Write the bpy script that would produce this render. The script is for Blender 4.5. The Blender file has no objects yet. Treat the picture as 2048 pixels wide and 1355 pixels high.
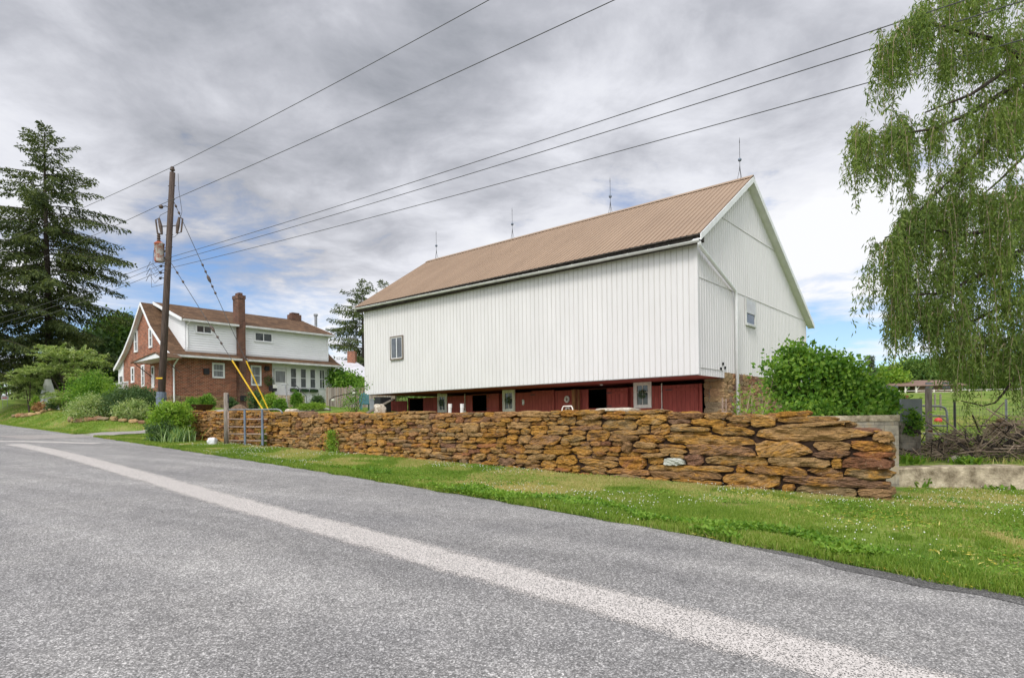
import bpy, math, random
import numpy as np
from mathutils import Vector, Matrix
rng = np.random.default_rng(7); random.seed(7)
scene = bpy.context.scene
COL = scene.collection
F = 1226.0; EYE = 1.5; CX, CY = 1024.0, 840.0
ROLL = math.radians(0.8); RC, RS = math.cos(ROLL), math.sin(ROLL)

# ------------------------------------------------------------------ survey helpers (photo measurements -> world metres)
def ray(px, py):
    a, b = px-CX, py-CY
    return (a*RC-b*RS)/F, (b*RC+a*RS)/F
def at(px, py, d):
    u, v = ray(px, py)
    return np.array([u*d, d, EYE-v*d])
def hit(px, py, A, e):                       # vertical plane through A along e -> (along, z)
    u, v = ray(px, py)
    a = (u*A[1]-A[0])/(e[0]-u*e[1]); k = A[1]+a*e[1]
    return a, EYE-v*k

W0 = np.array([6.35, 10.3]); SD = np.array([-.788, .6157]); ND = np.array([.6157, .788])
def sn(x, y):
    dx, dy = x-W0[0], y-W0[1]
    return dx*SD[0]+dy*SD[1], dx*ND[0]+dy*ND[1]
def wxy(s, n): return W0[0]+s*SD[0]+n*ND[0], W0[1]+s*SD[1]+n*ND[1]
_ES = np.array([-60, -12, -5, -1.55, .82, 4.95, 11.8, 20, 29.5, 53, 80, 140.])
_EN = np.array([-19, -7.9, -6.25, -5.45, -4.92, -4.28, -3.5, -2.75, -1.93, -.5, .6, 2.])
def n_edge(s): return np.interp(s, _ES, _EN)
def sm(t):
    t = np.clip(t, 0, 1); return t*t*(3-2*t)
_yard = []
for _s, _z in ((-1, .5), (0, .5), (3, .75), (5, .9), (10, 1.3), (15, 1.72), (20, 1.9), (25, 1.9)):
    _x, _y = wxy(_s, .5); _yard.append((_x, _y, _z))
_yard += [(6, 21, .7), (0, 27, 1.0), (-4, 30, 1.45), (-8.5, 34.8, 2.25), (-21, 38, 2.9), (-13.7, 46.7, 3.1), (-26, 43, 3.0), (-17, 36, 2.6),
          (-15, 32, 2.2), (-20.8, 32, 1.45), (-18.9, 32, 1.2), (-17.6, 30.8, 1.15), (-16.3, 33.4, 1.75), (-24, 35.3, 1.9), (-35, 45.5, 2.75), (-33, 43.2, 2.6), (-29, 40, 2.3), (-41, 50, 3.4), (-45, 60, 4.2), (-60, 60, 4.2), (-58, 70, 5.0), (-60, 90, 5.7), (-75, 65, 4.6), (8, 12.5, .43),
          (12, 12, .43), (11.5, 19, .62), (16, 19, .62), (16, 30, 1.05), (22, 38, 1.5), (60, 80, 4.3), (45, 80, 4.2), (70, 100, 4.9), (0, 80, 4.3),
          (-20, 90, 5.0), (22, 60, 2.9), (9, 26, .75), (16, 33, 1.2), (12, 15, .5), (-11, 40, 2.5), (-9, 44, 2.7), (-4, 36, 1.9), (25, 16, .6), (120, 110, 5), (40, 150, 6), (-60, 150, 6), (160, 160, 6)]
_yard = np.array(_yard)
def yard(x, y):
    num = np.zeros_like(x, dtype=float); den = np.zeros_like(x, dtype=float)
    for a, b, z in _yard:
        w = 1/((x-a)**2+(y-b)**2+3.0)**1.6
        num += w*z; den += w
    return num/den
def front(s, n): return .04+.0325*s-.03*np.clip(-n-6, 0, 10)*0
def H(x, y, full=True):
    x = np.asarray(x, float); y = np.asarray(y, float)
    s, n = sn(x, y)
    f = front(s, n)
    ne = n_edge(s)
    mb = sm((n-ne-.25-3.2*(1-sm((s-33)/3.5)))/2.5)
    mw = sm((n-.12)/.33)
    dd = (x-7.8)*.187+(y-12.3)*.982
    ml = sm((dd-.2)/.25)
    t = np.clip((s-25.4)/1.8, 0, 1)
    m = np.where(s < 1.4, ml, mw*(1-t)+mb*t)
    yd = yard(x, y)
    return f*(1-m)+yd*m
def Hs(x, y): return float(H(np.array([x]), np.array([y]))[0])
def ground_at(px, py):
    u, v = ray(px, py)
    k = np.concatenate([np.linspace(2, 60, 3000), np.linspace(60, 200, 1000)])
    z = EYE-v*k; h = H(u*k, k)
    i = np.argmax(z <= h)
    return np.array([u*k[i], k[i], h[i]])
def on_ground(px, d):
    u, v = ray(px, 840)
    return np.array([u*d, d, Hs(u*d, d)])

# ------------------------------------------------------------------ noise
_perm = np.random.default_rng(3).random(4096)
def vnoise(p):
    i = np.floor(p).astype(np.int64); f = p-i; f = f*f*(3-2*f)
    def h(a, b, c): return _perm[(a*73856093 ^ b*19349663 ^ c*83492791) & 4095]
    x, y, z = i[:, 0], i[:, 1], i[:, 2]; r = 0
    for a in (0, 1):
        for b in (0, 1):
            for c in (0, 1):
                w = (f[:, 0] if a else 1-f[:, 0])*(f[:, 1] if b else 1-f[:, 1])*(f[:, 2] if c else 1-f[:, 2])
                r = r+w*h(x+a, y+b, z+c)
    return r*2-1

# ------------------------------------------------------------------ objects
def things(o, label, cat, group=None):
    o['label'] = label; o['category'] = cat
    if group: o['group'] = group
    return o
def root(name, loc, label, cat, rz=0, group=None):
    o = bpy.data.objects.new(name, None); COL.objects.link(o)
    o.location = Vector([float(c) for c in loc]); o.rotation_euler = (0, 0, rz); o.empty_display_size = .2
    return things(o, label, cat, group)
def wmat(o):
    m = Matrix.LocRotScale(o.location, o.rotation_euler, o.scale)
    return wmat(o.parent) @ m if o.parent else m
def link(name, me, parent=None, loc=None):
    o = bpy.data.objects.new(name, me); COL.objects.link(o)
    if parent is not None: o.parent = parent
    if loc is not None: o.location = loc
    return o
def mesh_np(name, v, faces_flat, loop_starts, mats, midx=None, smooth=False, rnd=None):
    me = bpy.data.meshes.new(name)
    nv = len(v); nl = len(faces_flat); nf = len(loop_starts)
    me.vertices.add(nv); me.vertices.foreach_set('co', np.ascontiguousarray(v, np.float32).ravel())
    me.loops.add(nl); me.loops.foreach_set('vertex_index', np.ascontiguousarray(faces_flat, np.int32))
    me.polygons.add(nf); me.polygons.foreach_set('loop_start', np.ascontiguousarray(loop_starts, np.int32))
    if midx is not None: me.polygons.foreach_set('material_index', np.ascontiguousarray(midx, np.int32))
    me.polygons.foreach_set('use_smooth', np.full(nf, smooth, bool))
    if rnd is not None:
        a = me.attributes.new('rnd', 'FLOAT', 'POINT'); a.data.foreach_set('value', np.ascontiguousarray(rnd, np.float32))
    for m in mats: me.materials.append(m)
    me.update(calc_edges=True)
    return me
def to_local(v, parent, loc):
    if parent is not None:
        m = np.array(wmat(parent).inverted())
        return v @ m[:3, :3].T+m[:3, 3]
    if loc is not None: return v-np.array(loc, float)
    return v

class MB:
    """collects shapes in world metres, then becomes one mesh"""
    def __init__(s): s.v = []; s.f = []; s.m = []; s.n = 0
    def add(s, v, f, m=0):
        v = np.asarray(v, float).reshape(-1, 3)
        s.v.append(v); s.f += [tuple(int(i)+s.n for i in q) for q in f]; s.m += [m]*len(f); s.n += len(v)
        return s
    def box(s, fr, a0, a1, n0, n1, z0, z1, m=0):
        o, A, N = fr
        c = [(a, n, z) for z in (z0, z1) for n in (n0, n1) for a in (a0, a1)]
        v = [np.array([o[0]+A[0]*a+N[0]*n, o[1]+A[1]*a+N[1]*n, z]) for a, n, z in c]
        return s.add(v, [(0, 2, 3, 1), (4, 5, 7, 6), (0, 1, 5, 4), (2, 6, 7, 3), (0, 4, 6, 2), (1, 3, 7, 5)], m)
    def quad(s, p, m=0): return s.add(p, [tuple(range(len(p)))], m)
    def prism(s, poly, off, m=0):             # planar polygon (world points) pushed along off
        p = np.array(poly, float); n = len(p); q = p+np.array(off, float)
        f = [tuple(range(n-1, -1, -1)), tuple(range(n, 2*n))]+[(i, (i+1) % n, n+(i+1) % n, n+i) for i in range(n)]
        return s.add(np.vstack([p, q]), f, m)
    def tube(s, pts, r, k=6, m=0, cap=True):
        pts = np.asarray(pts, float); n = len(pts)
        r = np.full(n, r) if np.isscalar(r) else np.asarray(r, float)
        d = np.gradient(pts, axis=0); d /= np.linalg.norm(d, axis=1, keepdims=True)+1e-9
        ref = np.array([0, 0, 1.]) if abs(d[:, 2]).mean() < .8 else np.array([1., 0, 0])
        a = np.cross(d, ref); a /= np.linalg.norm(a, axis=1, keepdims=True)+1e-9; b = np.cross(d, a)
        th = np.arange(k)*2*math.pi/k
        v = (pts[:, None]+r[:, None, None]*(a[:, None]*np.cos(th)[None, :, None]+b[:, None]*np.sin(th)[None, :, None])).reshape(-1, 3)
        f = [(i*k+j, i*k+(j+1) % k, (i+1)*k+(j+1) % k, (i+1)*k+j) for i in range(n-1) for j in range(k)]
        if cap: f += [tuple(range(k-1, -1, -1)), tuple((n-1)*k+j for j in range(k))]
        return s.add(v, f, m)
    def lathe(s, c, prof, k=12, m=0):
        th = np.arange(k)*2*math.pi/k; v = []
        for r, z in prof: v += [(c[0]+r*math.cos(t), c[1]+r*math.sin(t), c[2]+z) for t in th]
        n = len(prof)
        f = [(i*k+j, i*k+(j+1) % k, (i+1)*k+(j+1) % k, (i+1)*k+j) for i in range(n-1) for j in range(k)]
        f += [tuple(range(k-1, -1, -1)), tuple((n-1)*k+j for j in range(k))]
        return s.add(v, f, m)
    def build(s, name, mats, parent=None, loc=None, smooth=False):
        v = np.vstack(s.v); v = to_local(v, parent, loc)
        me = bpy.data.meshes.new(name); me.from_pydata(v.tolist(), [], s.f)
        for m in (mats if isinstance(mats, (list, tuple)) else [mats]): me.materials.append(m)
        me.polygons.foreach_set('material_index', np.array(s.m, np.int32))
        if smooth: me.polygons.foreach_set('use_smooth', np.full(len(s.f), True))
        me.update()
        return link(name, me, parent, None if parent is not None else loc)
def copy_tree(o, parent=None):
    c = o.copy(); COL.objects.link(c)
    if parent is not None: c.parent = parent
    for ch in list(o.children): copy_tree(ch, c)
    return c

# ------------------------------------------------------------------ materials
def nt(name):
    m = bpy.data.materials.new(name); m.use_nodes = True
    t = m.node_tree; t.nodes.clear()
    out = t.nodes.new('ShaderNodeOutputMaterial')
    return m, t, out
def nd(t, typ, **kw):
    n = t.nodes.new(typ)
    for k, v in kw.items():
        if k in ('ins',):
            for kk, vv in v.items(): n.inputs[kk].default_value = vv
        else: setattr(n, k, v)
    return n
def ramp(t, src, stops):
    r = t.nodes.new('ShaderNodeValToRGB'); e = r.color_ramp.elements
    while len(e) < len(stops): e.new(.5)
    for i, (p, c) in enumerate(stops):
        e[i].position = p; e[i].color = (*c, 1) if len(c) == 3 else c
    t.links.new(src, r.inputs[0]); return r.outputs[0]
def mix(t, a, b, fac, mode='MIX'):
    n = t.nodes.new('ShaderNodeMix'); n.data_type = 'RGBA'; n.blend_type = mode
    for s, v in ((n.inputs[0], fac), (n.inputs[6], a), (n.inputs[7], b)):
        if hasattr(v, 'links'): t.links.new(v, s)
        else: s.default_value = v if not isinstance(v, tuple) else ((*v, 1) if len(v) == 3 else v)
    return n.outputs[2]
def math_(t, op, a, b=None, c=None):
    n = t.nodes.new('ShaderNodeMath'); n.operation = op
    for i, v in enumerate((a, b, c)):
        if v is None: continue
        if hasattr(v, 'links'): t.links.new(v, n.inputs[i])
        else: n.inputs[i].default_value = v
    return n.outputs[0]
def coords(t, scale=(1, 1, 1), kind='Object'):
    tc = t.nodes.new('ShaderNodeTexCoord'); mp = t.nodes.new('ShaderNodeMapping'); mp.inputs['Scale'].default_value = scale
    t.links.new(tc.outputs[kind], mp.inputs[0]); return mp.outputs[0]
def noise(t, vec, scale, detail=4, rough=.55, dist=0):
    n = nd(t, 'ShaderNodeTexNoise', ins={'Scale': scale, 'Detail': detail, 'Roughness': rough, 'Distortion': dist})
    t.links.new(vec, n.inputs['Vector']); return n.outputs['Fac']
def bsdf(t, out, col, rough=.8, spec=.3, metal=0, bump=None, bs=.3, bd=.01):
    b = t.nodes.new('ShaderNodeBsdfPrincipled')
    if hasattr(col, 'links'): t.links.new(col, b.inputs['Base Color'])
    else: b.inputs['Base Color'].default_value = (*col, 1)
    if hasattr(rough, 'links'): t.links.new(rough, b.inputs['Roughness'])
    else: b.inputs['Roughness'].default_value = rough
    b.inputs['Specular IOR Level'].default_value = spec; b.inputs['Metallic'].default_value = metal
    if bump is not None:
        bn = nd(t, 'ShaderNodeBump', ins={'Strength': bs, 'Distance': bd}); t.links.new(bump, bn.inputs['Height']); t.links.new(bn.outputs[0], b.inputs['Normal'])
    t.links.new(b.outputs[0], out.inputs[0]); return b
def simple(name, c, c2=None, scale=6, rough=.8, spec=.3, metal=0, stretch=(1, 1, 1), bs=.25, bd=.01, lo=.35, hi=.65):
    m, t, out = nt(name); v = coords(t, stretch)
    n1 = noise(t, v, scale, 6, .6)
    c2 = c2 or tuple(x*.72 for x in c)
    col = ramp(t, n1, [(lo, c2), (hi, c)])
    n2 = noise(t, v, scale*6, 3)
    bsdf(t, out, col, rough, spec, metal, n2, bs, bd); return m
def leafmat(name, c1, c2, c3, trans=.35, rough=.6, patch=None, pc=.9):
    m, t, out = nt(name)
    a = nd(t, 'ShaderNodeAttribute', attribute_name='rnd')
    v = coords(t); n1 = noise(t, v, patch or 1.2, 3)
    f = math_(t, 'ADD', math_(t, 'MULTIPLY', a.outputs['Fac'], .65), math_(t, 'MULTIPLY', math_(t, 'SUBTRACT', n1, .5-.2/pc), pc))
    col = ramp(t, f, [(.12, c1), (.5, c2), (.95, c3)])
    d = nd(t, 'ShaderNodeBsdfPrincipled', ins={'Roughness': rough, 'Specular IOR Level': .3}); t.links.new(col, d.inputs['Base Color'])
    tr = nd(t, 'ShaderNodeBsdfTranslucent'); t.links.new(mix(t, col, (1.25, 1.25, .55), 1, 'MULTIPLY'), tr.inputs[0])
    ms = nd(t, 'ShaderNodeMixShader', ins={'Fac': trans}); t.links.new(d.outputs[0], ms.inputs[1]); t.links.new(tr.outputs[0], ms.inputs[2])
    t.links.new(ms.outputs[0], out.inputs[0]); return m

MT = {}
MT['white_metal'] = simple('white_metal', (.71, .69, .675), (.665, .645, .63), 1.3, .45, .4, stretch=(1, 1, .25), bs=.04)
MT['white_seam_shade'] = simple('white_seam_rib_shade', (.58, .56, .53), (.48, .46, .43), 1.6, .6, .3, stretch=(1, 1, .4))  # rib groove shade put into the colour; also used for the sheet seams
MT['house_white'] = simple('house_white_vinyl', (.86, .86, .86), (.80, .80, .80), .8, .45, .4, bs=.03)
MT['white_trim'] = simple('white_trim', (.82, .82, .81), (.74, .74, .73), 3, .5, .4, bs=.06)
MT['gutter'] = simple('gutter_white', (.68, .68, .65), (.5, .5, .47), 2, .5, .4, bs=.06)
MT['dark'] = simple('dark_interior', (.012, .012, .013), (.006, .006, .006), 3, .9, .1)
MT['fascia'] = simple('weathered_fascia', (.09, .075, .065), (.03, .027, .025), 5, .9, .1)
MT['wood'] = simple('grey_wood', (.30, .26, .22), (.15, .125, .10), 9, .9, .15, stretch=(3, 3, .35), bs=.5)
MT['pole_wood'] = simple('pole_wood', (.125, .092, .075), (.05, .038, .032), 7, .9, .15, stretch=(5, 5, .25), bs=.6)
MT['post_orange'] = simple('stained_post', (.34, .17, .07), (.2, .09, .04), 8, .8, .2, stretch=(4, 4, .4))
MT['grey_metal'] = simple('grey_metal', (.32, .33, .34), (.2, .2, .21), 6, .5, .5, .3)
MT['dark_metal'] = simple('dark_metal', (.06, .06, .065), (.03, .03, .03), 9, .6, .4)
MT['wire'] = simple('wire_metal', (.10, .10, .105), (.06, .06, .06), 9, .6, .4)
MT['rust'] = simple('rust', (.16, .06, .035), (.07, .03, .02), 14, .85, .2)
MT['bluegrey'] = simple('blue_grey_paint', (.16, .20, .26), (.11, .13, .16), 7, .5, .4)
MT['steel_gate'] = simple('rusty_gate_tube', (.40, .31, .25), (.26, .17, .12), 11, .7, .4, .2)
MT['yellow'] = simple('yellow_plastic', (.80, .50, .02), (.66, .40, .02), 5, .5, .4)
MT['glassy'] = None
m, t, out = nt('window_glass'); v = coords(t)
n1 = noise(t, v, 1.6, 3); bsdf(t, out, ramp(t, n1, [(.35, (.035, .04, .045)), (.7, (.11, .12, .13))]), .06, .9); MT['glassy'] = m
m, t, out = nt('curtained_glass'); v = coords(t, (14, 14, .6))
n1 = noise(t, v, 1.5, 2); bsdf(t, out, ramp(t, n1, [(.35, (.12, .125, .13)), (.7, (.30, .31, .32))]), .08, .9); MT['curtain'] = m
MT['porcelain'] = simple('porcelain', (.75, .74, .7), (.6, .58, .52), 8, .3, .5)
MT['white_paint'] = simple('old_white_paint', (.84, .80, .71), (.68, .63, .55), 5, .7, .3, stretch=(2, 2, .5))
MT['concrete'] = simple('weathered_concrete', (.56, .47, .34), (.12, .09, .055), 4.2, .95, .15, bs=.7, bd=.03, lo=.3, hi=.62)
MT['panel_grey'] = simple('grey_panel_paint', (.26, .27, .29), (.19, .2, .215), 2.4, .6, .3)
MT['bark'] = simple('bark', (.10, .08, .065), (.045, .036, .03), 8, .95, .1, stretch=(3, 3, .6), bs=.8, bd=.03)
MT['twig'] = simple('dry_twigs', (.46, .35, .25), (.22, .16, .115), 3, .9, .15)
MT['soil'] = simple('soil', (.14, .085, .055), (.07, .045, .03), 6, .95, .1, bs=.8, bd=.04)
MT['mulch'] = simple('mulch', (.27, .185, .125), (.13, .085, .055), 14, .95, .1, bs=.9, bd=.05)
MT['red_ball'] = simple('red_rubber', (.62, .06, .05), (.5, .04, .04), 4, .5, .4)
MT['white_rock'] = simple('white_rock', (.66, .60, .50), (.34, .27, .19), 16, .9, .2, bs=.7, bd=.02)
MT['teal'] = simple('teal_paint', (.08, .24, .26), (.05, .15, .17), 5, .6, .3)
MT['black_plastic'] = simple('black_plastic', (.022, .022, .025), (.014, .014, .016), 5, .5, .4)
MT['ceramic_brown'] = simple('ceramic_brown', (.12, .08, .06), (.07, .05, .04), 9, .5, .4)

# red board wall: vertical boards with worn paint
m, t, out = nt('red_boards'); v = coords(t)
sp = nd(t, 'ShaderNodeSeparateXYZ'); t.links.new(v, sp.inputs[0])
xx = math_(t, 'ADD', sp.outputs[0], sp.outputs[1])
bd = math_(t, 'FRACT', math_(t, 'MULTIPLY', xx, 5.2))
gap = math_(t, 'LESS_THAN', bd, .05)
vs = coords(t, (4, 4, .5)); n1 = noise(t, vs, 3, 6, .65)
wn = nd(t, 'ShaderNodeTexWhiteNoise', noise_dimensions='1D'); t.links.new(math_(t, 'FLOOR', math_(t, 'MULTIPLY', xx, 5.2)), wn.inputs['W'])
col = ramp(t, n1, [(.3, (.25, .056, .043)), (.6, (.385, .085, .064)), (.78, (.46, .15, .115))])
col = mix(t, col, (.75, .75, .75), math_(t, 'MULTIPLY', wn.outputs[0], .35), 'MULTIPLY')
col = mix(t, col, (.035, .012, .01), gap)
bsdf(t, out, col, .75, .25, 0, math_(t, 'SUBTRACT', n1, math_(t, 'MULTIPLY', gap, 2.)), .4, .01); MT['red'] = m
MT['red_plain'] = simple('red_paint', (.37, .082, .062), (.27, .06, .045), 5, .75, .25, stretch=(4, 4, .6))

# brick
m, t, out = nt('brick'); v = coords(t)
sp = nd(t, 'ShaderNodeSeparateXYZ'); t.links.new(v, sp.inputs[0])
cb = nd(t, 'ShaderNodeCombineXYZ'); t.links.new(math_(t, 'ADD', sp.outputs[0], sp.outputs[1]), cb.inputs[0]); t.links.new(sp.outputs[2], cb.inputs[1])
br = nd(t, 'ShaderNodeTexBrick', ins={'Scale': 1, 'Mortar Size': .011, 'Brick Width': .23, 'Row Height': .085, 'Bias': 0., 'Mortar Smooth': .2,
        'Color1': (.38, .115, .06, 1), 'Color2': (.17, .052, .032, 1), 'Mortar': (.44, .33, .25, 1)})
t.links.new(cb.outputs[0], br.inputs['Vector'])
n1 = noise(t, v, 2.2, 5); col = mix(t, br.outputs[0], ramp(t, n1, [(.3, (.72, .7, .7)), (.7, (1.12, 1.08, 1.02))]), 1, 'MULTIPLY')
bsdf(t, out, col, .9, .2, 0, br.outputs['Fac'], -.4, .01); MT['brick'] = m
MT['chimney_brick'] = m.copy(); MT['chimney_brick'].name = 'dark_chimney_brick'
for q_ in MT['chimney_brick'].node_tree.nodes:
    if q_.type == 'TEX_BRICK': q_.inputs['Color1'].default_value = (.16, .062, .04, 1); q_.inputs['Color2'].default_value = (.06, .028, .021, 1); q_.inputs['Mortar'].default_value = (.27, .20, .155, 1)
# concrete block
m, t, out = nt('concrete_block'); v = coords(t)
sp = nd(t, 'ShaderNodeSeparateXYZ'); t.links.new(v, sp.inputs[0])
cb = nd(t, 'ShaderNodeCombineXYZ'); t.links.new(math_(t, 'ADD', sp.outputs[0], sp.outputs[1]), cb.inputs[0]); t.links.new(sp.outputs[2], cb.inputs[1])
br = nd(t, 'ShaderNodeTexBrick', ins={'Scale': 1, 'Mortar Size': .008, 'Brick Width': .4, 'Row Height': .2, 'Color1': (.30, .27, .23, 1), 'Color2': (.40, .36, .30, 1), 'Mortar': (.25, .22, .19, 1)})
t.links.new(cb.outputs[0], br.inputs['Vector'])
n1 = noise(t, v, 3.5, 6, .65); col = mix(t, br.outputs[0], ramp(t, n1, [(.33, (.45, .42, .40)), (.55, (1., .98, .93)), (.72, (1.1, .86, .55))]), 1, 'MULTIPLY')
bsdf(t, out, col, .95, .15, 0, noise(t, v, 40, 4), .5, .01); MT['block'] = m
# shingles
m, t, out = nt('brown_shingles'); v = coords(t)
sp = nd(t, 'ShaderNodeSeparateXYZ'); t.links.new(v, sp.inputs[0])
cb = nd(t, 'ShaderNodeCombineXYZ'); t.links.new(sp.outputs[1], cb.inputs[0]); t.links.new(math_(t, 'MULTIPLY', sp.outputs[2], 1.), cb.inputs[1])
br = nd(t, 'ShaderNodeTexBrick', ins={'Scale': 1, 'Mortar Size': .006, 'Brick Width': .3, 'Row Height': .1, 'Color1': (.175, .105, .062, 1), 'Color2': (.105, .064, .04, 1), 'Mortar': (.07, .042, .028, 1)})
t.links.new(cb.outputs[0], br.inputs['Vector'])
n1 = noise(t, v, 1.3, 5); col = mix(t, br.outputs[0], ramp(t, n1, [(.3, (.75, .75, .75)), (.7, (1.2, 1.18, 1.15))]), 1, 'MULTIPLY')
bsdf(t, out, col, .95, .15, 0, noise(t, v, 60, 3), .4, .01); MT['shingle'] = m
# barn roof, tan metal
MT['tan_rib_shade'] = simple('tan_roof_rib_shade', (.22, .14, .095), (.17, .105, .07), 1., .6, .3)  # darker strip beside each roof rib, groove shade as colour
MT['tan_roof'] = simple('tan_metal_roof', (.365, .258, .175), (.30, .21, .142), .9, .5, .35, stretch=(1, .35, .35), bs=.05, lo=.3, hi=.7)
MT['shed_roof'] = simple('pale_metal_roof', (.66, .66, .69), (.52, .5, .52), 1.5, .45, .4)
MT['ranch_wood'] = simple('ranch_siding', (.22, .14, .10), (.13, .085, .06), 2, .9, .2, stretch=(.3, .3, 9))
MT['ranch_roof'] = simple('ranch_roofing', (.26, .17, .14), (.2, .13, .1), 2, .9, .2)
MT['distant_white'] = simple('distant_white', (.7, .7, .7), (.6, .6, .6), 2, .8, .2)

# field stone with lichen
def stonemat(name, lich=1.0, tint=(1, 1, 1)):
    m, t, out = nt(name); v = coords(t)
    a = nd(t, 'ShaderNodeAttribute', attribute_name='rnd')
    base = ramp(t, a.outputs['Fac'], [(0, (.24, .135, .10)), (.16, (.33, .24, .15)), (.4, (.46, .33, .19)), (.6, (.31, .265, .19)), (.75, (.27, .17, .15)), (.88, (.52, .40, .24)), (1, (.40, .20, .13))])
    tc = t.nodes.new('ShaderNodeTexCoord'); rot = nd(t, 'ShaderNodeVectorRotate', rotation_type='AXIS_ANGLE'); rot.inputs['Axis'].default_value = (.6157, .788, 0)
    t.links.new(tc.outputs['Object'], rot.inputs['Vector']); t.links.new(math_(t, 'MULTIPLY', math_(t, 'SUBTRACT', a.outputs['Fac'], .5), .9), rot.inputs['Angle'])
    mp = nd(t, 'ShaderNodeMapping'); mp.inputs['Scale'].default_value = (1, 1, 3.8); t.links.new(rot.outputs[0], mp.inputs[0])
    st = noise(t, mp.outputs[0], 9.5, 9, .72, .7)
    base = mix(t, base, ramp(t, st, [(.28, (.38, .36, .35)), (.45, (.80, .78, .76)), (.56, (1.10, 1.08, 1.04)), (.70, (1.6, 1.5, 1.36))]), 1, 'MULTIPLY')
    geo = nd(t, 'ShaderNodeNewGeometry'); sp = nd(t, 'ShaderNodeSeparateXYZ'); t.links.new(geo.outputs['Normal'], sp.inputs[0])
    l1 = noise(t, mp.outputs[0], 2.6, 8, .70, .8); l2 = noise(t, v, .9, 3)
    lm = math_(t, 'ADD', l1, math_(t, 'ADD', math_(t, 'MULTIPLY', sp.outputs[2], .06), math_(t, 'MULTIPLY', math_(t, 'SUBTRACT', l2, .5), .34)))
    rn2 = math_(t, 'FRACT', math_(t, 'MULTIPLY', a.outputs['Fac'], 17.3))
    lm = math_(t, 'ADD', lm, math_(t, 'MULTIPLY', math_(t, 'SUBTRACT', rn2, .5), .22))
    mask = ramp(t, lm, [(.47, (0, 0, 0)), (.62, (1, 1, 1))])
    lcol = ramp(t, noise(t, v, 13, 5, .7), [(.3, (.36, .19, .025)), (.5, (.60, .33, .045)), (.7, (.74, .48, .12))])
    c = mix(t, base, mix(t, lcol, ramp(t, st, [(.3, (.5, .48, .45)), (.55, (1, 1, 1)), (.7, (1.25, 1.2, 1.1))]), 1, 'MULTIPLY'), math_(t, 'MULTIPLY', mask, .64*lich))
    w = noise(t, v, 15, 6, .75); c = mix(t, c, (.74, .69, .58), math_(t, 'MULTIPLY', ramp(t, w, [(.62, (0, 0, 0)), (.70, (1, 1, 1))]), .75))
    c = mix(t, c, (.05, .045, .035), math_(t, 'MULTIPLY', ramp(t, noise(t, v, 6.3, 8, .75), [(.58, (0, 0, 0)), (.72, (1, 1, 1))]), .7))
    c = mix(t, c, tint, 1, 'MULTIPLY')
    hgt = math_(t, 'ADD', st, math_(t, 'MULTIPLY', noise(t, v, 45, 5, .7), .35))
    bsdf(t, out, c, .95, .12, 0, hgt, 1.0, .05); return m
MT['stone'] = stonemat('lichened_fieldstone', 1.0, (.86, .73, .555))
MT['barn_stone'] = stonemat('barn_foundation_stone', .12, (1.0, .93, .84))
MT['pale_stone'] = simple('pale_stone', (.55, .56, .5), (.36, .36, .31), 9, .9, .2, bs=.7, bd=.02)
MT['mortar'] = simple('lime_mortar', (.30, .24, .17), (.17, .13, .09), 7, .95, .1, bs=.7, bd=.03)
MT['core'] = simple('dark_wall_core', (.06, .036, .025), (.025, .017, .013), 8, .95, .1)

# asphalt
def asphalt(name, dark=1.0):
    m, t, out = nt(name); v = coords(t)
    vo = nd(t, 'ShaderNodeTexVoronoi', ins={'Scale': 135.}); t.links.new(v, vo.inputs['Vector'])
    vo2 = nd(t, 'ShaderNodeTexVoronoi', ins={'Scale': 80.}); t.links.new(v, vo2.inputs['Vector'])
    s1 = nd(t, 'ShaderNodeSeparateColor'); t.links.new(vo.outputs['Color'], s1.inputs[0])
    s2 = nd(t, 'ShaderNodeSeparateColor'); t.links.new(vo2.outputs['Color'], s2.inputs[0])
    g = math_(t, 'ADD', math_(t, 'MULTIPLY', s1.outputs[0], .55), math_(t, 'MULTIPLY', s2.outputs[1], .45))
    col = ramp(t, g, [(.12, (.115, .114, .113)), (.45, (.225, .222, .220)), (.68, (.335, .33, .325)), (.88, (.70, .69, .68))])
    big = noise(t, coords(t), .55, 5, .6); col = mix(t, col, ramp(t, big, [(.3, (.84, .84, .86)), (.7, (1.12, 1.11, 1.10))]), 1, 'MULTIPLY')
    mid = noise(t, coords(t), 4.5, 4, .6); col = mix(t, col, ramp(t, mid, [(.3, (.86, .86, .86)), (.7, (1.1, 1.1, 1.1))]), 1, 'MULTIPLY')
    col = mix(t, col, (.965, .945, .92), 1, 'MULTIPLY')
    mp = nd(t, 'ShaderNodeMapping', vector_type='TEXTURE'); mp.inputs['Rotation'].default_value = (0, 0, math.atan2(.6157, -.788)+.11); mp.inputs['Scale'].default_value = (14, .9, 1); t.links.new(t.nodes.new('ShaderNodeTexCoord').outputs['Object'], mp.inputs[0])
    wp = noise(t, mp.outputs[0], 1., 4, .55); col = mix(t, col, ramp(t, wp, [(.32, (.80, .80, .80)), (.68, (1.16, 1.16, 1.15))]), 1, 'MULTIPLY')
    if dark != 1: col = mix(t, col, (dark, dark, dark), 1, 'MULTIPLY')
    bsdf(t, out, col, .9, .25, 0, g, .35, .006); return m
MT['asphalt'] = asphalt('asphalt'); MT['asphalt_dark'] = asphalt('asphalt_patch', .5)
m, t, out = nt('worn_paint')
uv = nd(t, 'ShaderNodeUVMap'); sp = nd(t, 'ShaderNodeSeparateXYZ'); t.links.new(uv.outputs[0], sp.inputs[0])
v = coords(t)
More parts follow.
